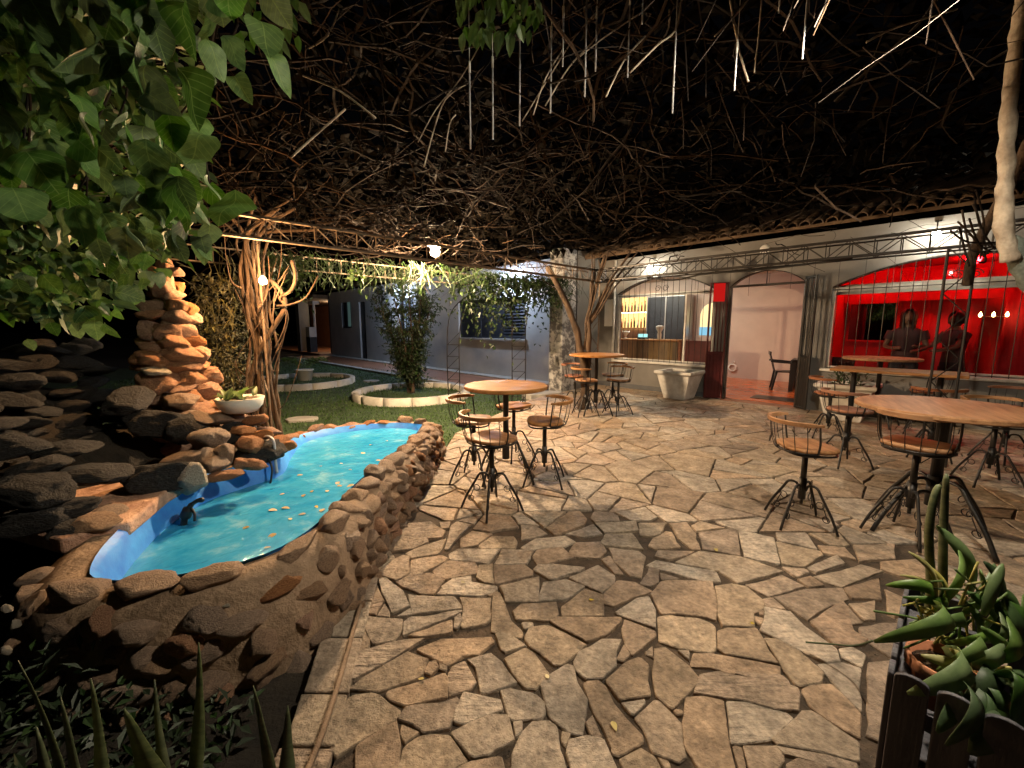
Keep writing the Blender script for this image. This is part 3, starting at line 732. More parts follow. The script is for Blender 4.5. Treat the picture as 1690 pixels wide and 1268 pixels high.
# edging slabs with a conduit beside the wall
EDG = tag(empty('edging_strip'), 'row of narrow brown edging slabs between pond wall and patio', 'edging')
ys_ = [.3, .72, 1.02, 1.30, 1.52, 1.83, 2.1, 2.36, 2.7, 3.0]
for a, c in zip(ys_, ys_[1:]):
    b = MB(); xa, xc = pond_side(a), pond_side(c); wa = .20 if a < 2 else .12; wc = .20 if c < 2 else .10
    b.prism([(xa-wa+U(-.01,.01), a+.007), (xa-.012, a+.004), (xc-.012, c-.006), (xc-wc+U(-.01,.01), c-.004)], -.1, .022)
    o = b.build('edging_slab', M['flag'], EDG); bevel(o, .006); set_attr(o.data, [U(0,1)]*len(o.data.vertices))
b = MB(); b.tube(smooth_path([(-.67,.0,.032),(-.68,1.0,.032),(-.70,1.4,.034),(-.80,2.0,.032),(-.90,2.6,.032),(-.95,3.3,.03),(-.92,4.2,.02)]), .011, 7)
tag(b.build('conduit_pipe', M['mortar'], smooth=True), 'thin dusty pipe lying along the foot of the pond wall', 'pipe')

# ================================================================== ROCKERY
ROK = empty('stone_rockery', (0,0,0), 0, 'stacked rockery of rough stones with a tall orange-lit tower left of pond', 'rockery')
def core(c, r, seed, m='mortar'):
    vs, fs = disp(0, 1, seed, 3, .3)
    b = MB(); b.add([(c[0]+x*r[0], c[1]+y*r[1], c[2]+z*r[2]) for x, y, z in vs], fs); b.build('rubble_core', M[m], ROK, True)
TW = Vector((-3.12, 3.86, 0))
core((TW.x-.03, TW.y+.03, .8), (.22,.21,.85), 51); core((TW.x, TW.y, 1.55), (.12,.12,.5), 52)
core((-3.25,3.0,.25), (.45,.8,.5), 53, 'soil'); core((-3.2,2.35,.2), (.4,.7,.45), 54, 'soil'); core((-2.6,3.75,.25), (.45,.35,.38), 55)
core((-3.62,2.9,.6), (.42,.9,.65), 56, 'soil')
z = .25; lev = 0
while z < 2.0:
    f = (z-.25)/1.75; R = .285*(1-f)**.8 + .08; h = U(.085,.17)*(1-.3*f); nst = 5 if R > .22 else (4 if R > .15 else 2)
    a0 = U(0,6.28)
    for k in range(nst):
        a = a0 + 6.283*k/nst + U(-.2,.2)
        rad = R*U(.55,.85)
        stone(ROK, TW + Vector((rad*math.cos(a), rad*math.sin(a), z+U(-.02,.02))), (R*U(.5,.8)+.03, R*U(.42,.6)+.03, h*U(.6,.9)), (U(-.18,.18),U(-.18,.18),a+1.57+U(-.4,.4)), 'rock_or')
    z += h*1.0; lev += 1
stone(ROK, TW+Vector((0,0,2.05)), (.075,.07,.075), None, 'rock_or')
stone(ROK, X(255,612,3.55), (.115,.09,.03), (.35,.1,.4), 'rock_pale')
# rubble wall left of the tower, shade put into its stone colour
A_, B_ = Vector((-3.28,3.72,0)), Vector((-2.75,1.75,0)); dAB = (B_-A_); an = math.atan2(dAB.y, dAB.x)
for row in range(12):
    t = U(0,.05); z = .1 + row*.112
    while t < 1:
        top = 1.42 - .25*t + .08*math.sin(t*9); ln = U(.13,.36)
        if z < top:
            c = A_ + dAB*t; back = .09*row*.5
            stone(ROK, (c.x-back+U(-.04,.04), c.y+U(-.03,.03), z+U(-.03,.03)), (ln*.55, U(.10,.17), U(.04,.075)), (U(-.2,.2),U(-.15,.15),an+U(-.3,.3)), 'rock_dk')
        t += ln/dAB.length*.95
# cascade boulders beside the pond: (u, v, depth, half-sizes, kind)
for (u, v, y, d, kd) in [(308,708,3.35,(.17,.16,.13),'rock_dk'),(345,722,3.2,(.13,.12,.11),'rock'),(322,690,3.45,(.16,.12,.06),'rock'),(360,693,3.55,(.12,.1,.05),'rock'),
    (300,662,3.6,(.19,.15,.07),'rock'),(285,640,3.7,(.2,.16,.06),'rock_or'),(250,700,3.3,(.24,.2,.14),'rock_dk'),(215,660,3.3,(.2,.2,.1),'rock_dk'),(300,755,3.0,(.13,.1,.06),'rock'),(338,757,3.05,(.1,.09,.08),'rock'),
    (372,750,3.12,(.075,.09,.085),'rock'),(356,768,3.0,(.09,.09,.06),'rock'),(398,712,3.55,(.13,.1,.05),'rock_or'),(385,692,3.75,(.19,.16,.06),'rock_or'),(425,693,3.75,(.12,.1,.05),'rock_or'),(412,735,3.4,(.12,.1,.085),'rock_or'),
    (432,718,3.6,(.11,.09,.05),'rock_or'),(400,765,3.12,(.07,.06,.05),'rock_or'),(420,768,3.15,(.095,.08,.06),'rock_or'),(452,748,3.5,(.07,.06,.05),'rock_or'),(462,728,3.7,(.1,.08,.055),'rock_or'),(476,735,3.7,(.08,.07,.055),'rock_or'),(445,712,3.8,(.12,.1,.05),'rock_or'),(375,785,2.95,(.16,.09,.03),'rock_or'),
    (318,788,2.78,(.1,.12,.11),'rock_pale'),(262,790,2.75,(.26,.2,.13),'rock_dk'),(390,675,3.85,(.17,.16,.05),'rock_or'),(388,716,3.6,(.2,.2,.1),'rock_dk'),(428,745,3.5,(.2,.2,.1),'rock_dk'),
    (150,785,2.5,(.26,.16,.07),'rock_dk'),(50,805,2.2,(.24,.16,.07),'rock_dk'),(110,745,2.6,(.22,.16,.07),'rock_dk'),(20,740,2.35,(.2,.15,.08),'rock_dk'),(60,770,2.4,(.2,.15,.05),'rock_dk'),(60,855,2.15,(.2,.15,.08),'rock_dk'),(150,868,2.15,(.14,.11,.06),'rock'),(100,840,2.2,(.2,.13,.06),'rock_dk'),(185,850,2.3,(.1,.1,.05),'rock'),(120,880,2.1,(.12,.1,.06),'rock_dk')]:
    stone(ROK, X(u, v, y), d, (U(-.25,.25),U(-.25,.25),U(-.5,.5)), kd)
# flat sandy ledge slab on the pond's left rim
b = MB(); b.prism([(-2.75,2.15),(-2.3,2.0),(-2.13,2.2),(-2.28,2.65),(-2.32,2.95),(-2.7,2.95),(-2.95,2.6)], .34, .43)
o = b.build('ledge_slab', M['rock_or'], ROK); bevel(o, .02, 3)

# ================================================================== BUILDINGS (facade frame: x along, y into the house)
def wall_open(b, s0, s1, z0, z1, th, ops, y0=0.0):
    """wall slab from y0 to y0+th with arched openings (a, b, zbottom, zspring, rise)"""
    def quad_prism(sa, sb, za0, za1, zb0, zb1):
        b.add([(sa,y0,za0),(sb,y0,zb0),(sb,y0,zb1),(sa,y0,za1),(sa,y0+th,za0),(sb,y0+th,zb0),(sb,y0+th,zb1),(sa,y0+th,za1)],
              [(0,1,2,3),(5,4,7,6),(0,4,5,1),(3,2,6,7),(0,3,7,4),(1,5,6,2)])
    cur = s0
    for (a, c, zb, zs, rise) in sorted(ops):
        if a > cur: quad_prism(cur, a, z0, z1, z0, z1)
        if zb > z0: quad_prism(a, c, z0, zb, z0, zb)
        n = 18 if rise > 0 else 1
        def za(s):
            if rise <= 0: return zs
            hw = (c-a)/2; R = (hw*hw+rise*rise)/(2*rise); d = s-(a+c)/2
            return zs + rise - R + math.sqrt(max(0, R*R-d*d))
        for k in range(n):
            sa, sb = a+(c-a)*k/n, a+(c-a)*(k+1)/n
            quad_prism(sa, sb, za(sa), z1, za(sb), z1)
        cur = c
    if cur < s1: quad_prism(cur, s1, z0, z1, z0, z1)
def arc_pts(a, c, zs, rise, y, n=20):
    hw = (c-a)/2; R = (hw*hw+rise*rise)/(2*rise)
    return [(a+(c-a)*k/n, y, zs+rise-R+math.sqrt(max(0, R*R-(a+(c-a)*k/n-(a+c)/2)**2))) for k in range(n+1)]
W1 = (-2.68, -.38, .70, 2.28, .34); DR = (-.10, 1.20, .0, 2.30, .27); W2 = (1.58, 4.70, .78, 2.18, .38)
HOUSE = empty('restaurant_house', label='grey single-storey restaurant with arched windows and a red-lit room', cat='building', frame=True)
b = MB(); wall_open(b, -3.2, 7.5, -.2, 3.13, .2, [W1, DR, W2]); b.build('front_wall', M['wall'], HOUSE)
RD = 4.0
b = MB(); b.box((-6.4,.25,-.2),(-6.2,RD+.2,3.13)); b.build('side_wall', M['wall'], HOUSE)
b = MB(); b.box((-6.2,.225,-.2),(-3.21,.3,3.13)); b.build('inner_front_wall', M['room'], HOUSE)
b = MB(); b.box((-6.2,RD,-.2),(1.5,RD+.2,3.13)); b.build('back_wall', M['room'], HOUSE)
b = MB(); b.box((1.32,.2,-.2),(1.5,RD,3.13)); b.build('partition_wall', M['room'], HOUSE)
b = MB(); b.box((1.5,2.0,-.2),(7.5,2.2,3.13)); b.build('red_wall', M['redwall'], HOUSE)
b = MB(); b.box((1.502,.2,0),(1.52,2.0,2.6)); b.build('red_lining', M['redwall'], HOUSE)
b = MB(); b.box((7.3,.2,-.2),(7.5,2.0,3.13)); b.build('end_wall', M['redwall'], HOUSE)
b = MB(); b.box((-6.2,.31,-.1),(7.3,RD,.03)); b.box((-3.2,.2,-.1),(7.3,.309,.03)); b.build('floor', M['roomfloor'], HOUSE)
b = MB(); b.box((DR[0],-.12,-.1),(DR[1],.2,.02)); b.build('threshold', M['redtile'], HOUSE)
b = MB(); b.box((-6.2,.31,2.95),(1.32,RD,3.10)); b.box((-3.2,.2,2.95),(1.32,.309,3.10)); b.build('ceiling', M['ceil'], HOUSE)
b = MB(); b.box((1.5,.2,2.62),(7.3,2.0,2.75)); b.build('red_room_ceiling', M['redwall'], HOUSE)
# skirting strip outside
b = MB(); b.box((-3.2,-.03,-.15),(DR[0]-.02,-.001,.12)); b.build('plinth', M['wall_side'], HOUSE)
# roof: decking + tiles with round ends at the eave
b = MB(); b.add([(-3.6,-.62,3.16),(7.8,-.62,3.16),(7.8,4.4,4.9),(-3.6,4.4,4.9),(-3.6,-.62,3.11),(7.8,-.62,3.11),(7.8,4.4,4.85),(-3.6,4.4,4.85)], [(0,1,2,3),(7,6,5,4),(0,4,5,1),(1,5,6,2),(2,6,7,3),(3,7,4,0)])
ROOF = b.build('roof', M['tile'], HOUSE)
b = MB(); n = 7; vs = []
for (y, z, r) in [(0,0,.085),(.46,.16,.075)]:
    for ro in (r, r-.018):
        for k in range(n): q = math.pi*k/(n-1); vs.append((ro*math.cos(q), y, z+ro*math.sin(q)))
fs = []
for k in range(n-1):
    fs += [(k, k+1, 2*n+k+1, 2*n+k), (n+k, 3*n+k, 3*n+k+1, n+k+1), (k, n+k, n+k+1, k+1)]
b.add(vs, fs); tm = b.mesh('tile', M['tile'], True)
for i in range(62):
    for j in range(2):
        o = link('tile', tm, ROOF); o.location = (-3.5+i*.182+U(-.006,.006), -.66+j*.42+U(-.01,.01), 3.15+j*.155); 
# windows: frame, pane, bars
def window(op, name, mat_f, mull, bars, rail_z, parent=HOUSE, arch=True, grille=True):
    a, c, zb, zs, rise = op
    f = MB(); t = .045
    f.box((a,.05,zb),(a+t,.11,zs)); f.box((c-t,.05,zb),(c,.11,zs)); f.box((a+t,.05,zb),(c-t,.11,zb+t)); f.box((a+t,.05,rail_z),(c-t,.11,rail_z+.075))
    for s in mull: f.box((s-.018,.055,zb+t),(s+.018,.105,rail_z))
    W = f.build(name, mat_f, parent)
    p = MB(); p.add([(a+t,.08,zb+t),(c-t,.08,zb+t),(c-t,.08,rail_z),(a+t,.08,rail_z)], [(0,1,2,3)]); p.build('pane', M['glass'], W)
    ap = arc_pts(a, c, zs, rise, .08); p = MB(); ap = [q for q in ap if q[2] >= rail_z+.075-1e-3]
    p.add([(ap[0][0],.08,rail_z+.075)] + ap + [(ap[-1][0],.08,rail_z+.075)], [tuple(range(len(ap)+2))]); p.build('arch_pane', M['glass'], W)
    p = MB(); p.box((a-.06,-.07,zb-.05),(c+.06,.05,zb-.002)); bevel(p.build('sill', M['white_dirty'], W), .008)
    p = MB(); p.tube(arc_pts(a, c, zs, rise, .0), .014, 6); p.build('arch_rim', M['black'], W)
    if grille:
        n = bars; 
        for k in range(n):
            s = a+(c-a)*(k+.5)/n; hw = (c-a)/2; R = (hw*hw+rise*rise)/(2*rise); ztop = zs+rise-R+math.sqrt(R*R-(s-(a+c)/2)**2)
            p = MB(); p.bar((s,-.03,zb), (s,-.03,ztop), .0055, 5); p.build('grille_bar', M['black'], W)
        for zz in (zb+.02, rail_z+.03):
            p = MB(); p.bar((a,-.03,zz),(c,-.03,zz), .007, 5); p.build('grille_rail', M['black'], W)
        for k in range(2):
            p = MB(); cc = (a+c)/2 + (-.09 if k else .09)
            p.tube([(cc+.075*math.cos(q*.35)*(1-q*.028), -.03, rail_z+.16+.075*math.sin(q*.35)*(1-q*.028)) for q in range(24)], .006, 5); p.build('scroll', M['black'], W)
    return W
window(W1, 'window', M['white_dirty'], [-1.0], 17, 2.20)
window(W2, 'window', M['white_dirty'], [], 20, 2.10)
# doorway: iron rim, transom bar, folded gates
b = MB(); b.tube([(DR[0]+.02,.03,.0),(DR[0]+.02,.03,2.3)], .02, 6); b.tube([(DR[1]-.02,.03,0),(DR[1]-.02,.03,2.3)], .02, 6); b.bar((DR[0],.03,2.30),(DR[1],.03,2.30), .022, 6)
b.tube(arc_pts(DR[0], DR[1], 2.30, .27, .03), .018, 6); b.bar(((DR[0]+DR[1])/2,.03,2.3),((DR[0]+DR[1])/2,.03,2.57), .01, 5)
b.build('door_frame', M['black'], HOUSE)
def gate(x, ang, wd, m, h=2.26, sheet=False):
    d = Vector((math.sin(ang), -math.cos(ang), 0)); q0 = Vector((x,-.02,.03)); f = MB()
    q1 = q0 + d*wd; up = Vector((0,0,h))
    f.tube([q0, q0+up], .022, 6); f.tube([q1, q1+up], .022, 6)
    for z in (.02, .95, h-.02): f.tube([q0+Vector((0,0,z)), q1+Vector((0,0,z))], .02, 6)
    g = f.build('gate', m, HOUSE); n = max(4, int(wd/.06))
    for k in range(1, n):
        p = MB(); q = q0+d*(wd*k/n); p.bar(q+Vector((0,0,.03)), q+Vector((0,0,h-.03)), .009, 5); p.build('gate_bar', m, g)
    nn = d.cross(Vector((0,0,1)))*.004
    p = MB(); p.add([q0+nn, q1+nn, q1+nn+Vector((0,0,.93)), q0+nn+Vector((0,0,.93))], [(0,1,2,3)]); p.build('lower_panel', m, g)
    return g, q0, d
g1, q0, d = gate(DR[0]-.02, -1.0, .32, M['darkred'], 2.36)
s_ = d.cross(Vector((0,0,1)))
for o1 in (1,):
    b = MB(); a = q0+d*.06+s_*-.03+Vector((0,0,1.98)); c = q0+d*.27+s_*-.03+Vector((0,0,1.98)); k = s_*-.02
    b.add([a,c,c+Vector((0,0,.36)),a+Vector((0,0,.36)),a+k,c+k,c+k+Vector((0,0,.36)),a+k+Vector((0,0,.36))], [(0,1,2,3),(7,6,5,4),(0,4,5,1),(1,5,6,2),(2,6,7,3),(3,7,4,0)]); b.build('red_sign_board', M['signred'], g1)
gate(DR[1]+.0, .8, .26, M['black'], 2.36)
# inner arch niche on the back wall, lit warm, with a cool strip under
b = MB(); pts = arc_pts(-2.3,-1.56,1.9,.32,RD-.012,14); b.add([(-2.3,RD-.012,1.25)]+pts+[(-1.56,RD-.012,1.25)], [tuple(range(len(pts)+2))]); b.build('lit_niche', emit('niche_glow', (1,.78,.38), 1.5), HOUSE)
b = MB(); b.box((-2.3,RD-.03,1.25),(-1.56,RD-.013,1.5)); b.build('niche_light_strip', emit('blue_strip', (.35,.75,1), .9), HOUSE)
# wall lamps
def bulkhead(name, p, m_e, r, label, cage=True):
    L = empty(name, p, 0, label, 'lamp')
    b = MB(); b.lathe([(0,-r),(r*.6,-r*.8),(r,0),(r*.6,r*.8),(0,r)], 12); b.build('bulb', m_e, L, True)
    return L
lampw = emit('wall_lamp_glow', C_WALL, L_WALL)
for (s, z, lab) in [(-1.75,2.80,'glowing square wall lamp above the bar window'), (2.78,2.82,'glowing lantern hanging above the red window')]:
    L = empty('wall_lamp', FP(s, .22, z), FA, lab, 'lamp')
    b = MB(); b.box((-.05,-.05,-.055),(.05,.05,.055)); bevel(b.build('bulb', lampw, L), .02)
    b = MB(); b.lathe([(.012,.06),(.06,.06),(.05,.085),(.012,.1)], 12); b.tube([(0,0,.09),(0,.0,.2),(0,.12,.24),(0,.215,.24)], .009, 6); b.lathe([(.04,-.01),(.04,.01)], 10, (0,.2,.24)); b.build('bracket', M['black'], L)
L = empty('round_wall_light', FP(.48,.0,2.95), FA, 'unlit round white wall light above the doorway', 'lamp')
b = MB(); b.lathe([(.0,.05),(.05,.045),(.08,.02),(.09,0)], 16); o = b.build('diffuser', M['white'], L, True); o.rotation_euler = (math.pi/2,0,0)
# notice board and downpipe left of the bar window
b = MB(); b.box((-3.02,-.05,1.52),(-2.78,-.002,2.18)); tag(bevel(b.build('meter_box', M['white'], frame=True), .01), 'white meter box on wall beside the bar window', 'meter box')
b = MB(); b.tube([FP(-2.74,.045,0), FP(-2.74,.045,3.1)], .03, 8); tag(b.build('downpipe', M['white_dirty'], smooth=True), 'pale downpipe at the edge of the bar window', 'pipe')

# ---- inside the bar
BAR = empty('bar_counter', FP(-2.75,-1.7,.03), FA, 'plank-fronted bar counter seen through the window', 'bar counter')
for i in range(16):
    b = MB(); b.box((-1.3+i*.135,-.02+(i%2)*.003,0),(-1.3+i*.135+.131,.02,1.09)); b.build('plank', M['plank'], BAR)
b = MB(); b.box((-1.35,-.12,1.09),(.95,.5,1.135)); bevel(b.build('counter_top', M['wood'], BAR), .01)
b = MB(); b.box((.87,.0,0),(.93,.5,1.09)); b.build('end_panel', M['wood_red'], BAR)
b = MB(); b.box((.96,.1,0),(1.75,.16,1.09)); b.box((.955,.05,1.09),(1.77,.4,1.12)); b.build('low_partition', M['darkred'], BAR)
SHF = empty('bottle_shelf', FP(-4.4,-3.95,1.48), FA, 'backlit bottle shelf behind the bar counter', 'shelf')
b = MB(); b.box((-.95,-.03,0),(.75,-.005,1.12)); b.build('lit_back', emit('shelf_glow', (1,.58,.20), 2.4), SHF)
for z in (0,.54,1.1):
    b = MB(); b.box((-.97,-.28,z-.03),(.77,-.031,z)); b.build('shelf_board', M['wood'], SHF)
    if z: 
        b = MB(); b.box((-.95,-.27,z-.045),(.75,-.25,z-.031)); b.build('light_strip', emit('strip_glow%d' % int(z*10), (1,.92,.62), 14), SHF)
def bottle_mesh(k):
    b = MB(); h = [.30,.34,.26][k]; r = [.030,.027,.036][k]
    b.lathe([(r,0),(r,h*.55),(r*.8,h*.64),(.013,h*.74),(.012,h*.96),(.016,h*.97),(.016,h)], 10)
    return b.mesh('bottle', mat('bottle_glass%d' % k, [(.25,.06,.015),(.02,.05,.02),(.5,.42,.34)][k], None, .12), True)
bms = [bottle_mesh(k) for k in range(3)]
for row in range(2):
    for i in range(14):
        k = (i*7+row*3) % 3
        o = link('bottle', bms[k]); o.location = FP(-5.27+i*.122, -3.80, 1.482+row*.54); 
        tag(o, ['brown glass bottle', 'dark green glass bottle', 'pale glass bottle'][k] + [' on the lower lit shelf behind the bar', ' on the upper lit shelf behind the bar'][row], 'bottle', ['brown', 'green', 'pale'][k] + ' bottles on ' + ['lower', 'upper'][row] + ' bar shelf')
# back panel behind bar, dark fridge and things on the counter
b = MB(); b.box((-.4,0,0),(.9,.5,2.45)); b.mi = 1; b.box((-.36,-.01,.1),(.22,-.001,2.4)); b.box((.26,-.01,.1),(.86,-.001,2.4))
o = bevel(b.build('tall_fridge', [M['steel'], M['shutter']]), .01); o.matrix_world = Matrix.Translation(FP(-3.4,-3.45,.03)) @ Matrix.Rotation(FA,4,'Z'); tag(o, 'tall dark double-door fridge behind the bar', 'fridge')
b = MB(); b.lathe([(.07,0),(.075,.01),(.02,.03),(.018,.08),(.09,.16),(.11,.22),(.105,.22),(.085,.165),(0,.1)], 16); o = b.build('serving_bowl', M['white'], smooth=True); o.location = FP(-3.55,-1.85,1.166); tag(o, 'pale footed bowl standing on the bar counter', 'bowl')
b = MB(); b.box((-.12,-.1,0),(.12,.1,.05)); b.mi = 1; b.box((-.1,-.101,.05),(.1,.09,.14)); o = b.build('card_machine', [M['plastic'], emit('display_glow', (.45,.9,.85), 1.2)]); o.location = FP(-3.0,-1.85,1.166); o.rotation_euler.z = FA; tag(o, 'small box with a glowing pale display on the bar counter', 'display')
b = MB(); b.lathe([(.05,0),(.06,.12),(.045,.2),(.1,.3),(.1,.36),(.03,.38)], 14); o = b.build('blender_jug', M['white'], smooth=True); o.location = FP(-2.5,-1.85,1.166); tag(o, 'white blender jug on the bar counter by the fridge', 'blender')
b = MB(); b.box((-.9,-.09,-.02),(.9,.09,.02)); o = b.build('bar_ceiling_light', emit('bar_tube_glow', (1,.92,.72), 95)); o.location = FP(-3.3,-2.3,2.92); o.rotation_euler.z = FA; tag(o, 'white strip light on the ceiling over the bar', 'lamp')
# ---- hall behind the doorway
b = MB(); b.lathe([(0,-.03),(.09,-.02),(.12,0)], 16); o = b.build('hall_ceiling_light', emit('hall_glow', (1,.55,.42), 170), smooth=True); o.location = FP(.35,-1.7,2.94); tag(o, 'round ceiling light in the hall behind the doorway', 'lamp')
b = MB(); b.box((-.45,-.25,0),(.45,.25,.012)); o = b.build('door_mat', M['plastic']); o.location = FP(.72,-.75,.031); o.rotation_euler.z = FA; tag(o, 'dark doormat on the orange floor inside the doorway', 'mat')
T = empty('plastic_table', FP(.93,-2.5,.03), FA+.15, 'black plastic table inside the doorway', 'table')
b = MB(); b.box((-.4,-.4,.70),(.4,.4,.73)); b.box((-.39,-.39,.64),(.39,.39,.70)); bevel(b.build('table_top', M['plastic'], T), .02)
for sx in (-1,1):
    for sy in (-1,1):
        b = MB(); x, y = sx*.33, sy*.33; b.add([(x-.07,y-.07,.66),(x+.07,y-.07,.66),(x+.07,y+.07,.66),(x-.07,y+.07,.66),(x*1.1-.04,y*1.1-.04,0),(x*1.1+.04,y*1.1-.04,0),(x*1.1+.04,y*1.1+.04,0),(x*1.1-.04,y*1.1+.04,0)], [(0,1,2,3),(7,6,5,4),(0,4,5,1),(1,5,6,2),(2,6,7,3),(3,7,4,0)]); b.build('leg', M['plastic'], T)
def plastic_chair(loc, rz, label):
    T = empty('plastic_chair', loc, rz, label, 'chair', 'black plastic chairs')
    b = MB(); b.box((-.22,-.22,.42),(.22,.22,.45)); bevel(b.build('seat', M['plastic'], T), .02)
    b = MB(); n = 8
    for k in range(n):
        x0 = -.22+.44*k/n; x1 = -.22+.44*(k+.72)/n
        b.add([(x0,.22,.45),(x1,.22,.45),(x1*1.05,.33,.86),(x0*1.05,.33,.86),(x0,.24,.45),(x1,.24,.45),(x1*1.05,.35,.86),(x0*1.05,.35,.86)], [(0,1,2,3),(7,6,5,4),(0,4,5,1),(1,5,6,2),(2,6,7,3),(3,7,4,0)])
    b.box((-.25,.325,.82),(.25,.355,.90)); b.build('backrest', M['plastic'], T)
    for sx in (-1,1):
        b = MB(); b.tube([(sx*.25,.33,.68),(sx*.27,.05,.66),(sx*.26,-.2,.64),(sx*.24,-.22,.44)], .022, 6); b.build('armrest', M['plastic'], T)
        for sy in (-1,1):
            b = MB(); b.tube([(sx*.2,sy*.2,.43),(sx*.26,sy*.27,0)], [.035,.022], 6); b.build('leg', M['plastic'], T)
    return T
plastic_chair(FP(.44,-2.35,.03), FA+1.9, 'black plastic chair beside the table inside the doorway')
b = MB(); b.tube([(.10*math.cos(q*.3)+.01*math.sin(q), .05+.012*math.sin(q*.7), .10*math.sin(q*.3)) for q in range(64)], .016, 6); b.tube([(.02,.06,.1),(.05,.05,.16),(.04,.03,.2)], .012, 6)
o = b.build('coiled_hose', M['white'], smooth=True); o.matrix_world = Matrix.Translation(FP(-1.28,-3.93,.32)) @ Matrix.Rotation(FA,4,'Z'); tag(o, 'white coiled hose on the hall wall behind the doorway', 'hose')

# ---- red room
b = MB(); b.box((1.52,.2,2.06),(7.3,.32,2.22)); o = b.build('curtain_pelmet', M['ceil'], HOUSE)
red = emit('red_lamp_glow', (1,.010,.016), 110)
for i, (s, dpt) in enumerate([(2.0,1.15),(3.2,1.15),(4.5,1.1)]):
    L = empty('red_ceiling_lamp', FP(s,-dpt,2.61), FA, ['red ceiling lamp at the doorway end of the red room','red ceiling lamp in the middle of the red room','red ceiling lamp at the far end of the red room'][i], 'lamp', 'red room ceiling lamps')
    b = MB(); b.lathe([(0,-.10),(.07,-.08),(.09,-.02),(.09,0)], 14); b.build('shade', red, L, True)
# curtains: folded cloth panels
def curtain(s0, s1, dpt, z0, z1, label, m='curtain'):
    b = MB(); n = int((s1-s0)/.035); 
    for i in range(n+1):
        s = s0+(s1-s0)*i/n; y = dpt+.018*math.sin(i*.9)+.012*math.sin(i*.37)
        b.v += [(s,y,z0),(s,y*1.0,z1)]
    b.f = [(2*i,2*i+2,2*i+3,2*i+1) for i in range(n)]; b.m = [0]*n
    o = b.build('curtain', M[m], smooth=True, frame=True); o.modifiers.new('thickness','SOLIDIFY').thickness = .006; tag(o, label, 'curtain', 'red curtains in the red room'); return o
curtain(2.32, 3.4, 1.75, .05, 2.5, 'deep red curtain behind the two people in the red room')
curtain(3.62, 4.6, 1.2, .05, 2.5, 'folded pink-red curtain at the edge of the red window')
b = MB(); b.box((1.53,1.55,1.98),(7.2,1.6,2.2)); b.build('valance', M['curtain'], HOUSE)
PIC = empty('framed_mirror', FP(1.93,-1.98,1.2), FA, 'dark framed mirror on the back wall of the red room', 'mirror')
b = MB(); 
for a, c in (((-.38,-.04,0),(-.34,.0,.8)), ((.34,-.04,0),(.38,0,.8)), ((-.34,-.04,0),(.34,0,.04)), ((-.34,-.04,.76),(.34,0,.8))): b.box(a, c)
b.build('frame', M['redwall'], PIC)
b = MB(); b.box((-.34,-.02,.04),(.34,-.01,.76)); b.build('mirror_glass', mat('mirror', (.16,.15,.16), None, .03, metal=1.0), PIC)
plastic_chair(FP(1.85,-1.2,.03), FA+2.6, 'black plastic chair behind the left part of red window')
b = MB(); 
sconce = emit('sconce_glow', (1,.55,.2), 30)
L = empty('wall_sconce', FP(3.5,-1.05,1.66), FA, 'row of three warm candle bulbs in the red room', 'lamp')
b = MB(); b.tube([(-.16,0,0),(.16,0,0)], .008, 6); b.tube([(0,0,0),(0,.05,0)], .012, 6); b.build('arm', M['rust'], L)
for x in (-.14,0,.14):
    b = MB(); b.lathe([(.012,.0),(.022,.03),(.012,.06),(0,.085)], 8, (x,0,0)); b.build('bulb', sconce, L, True)
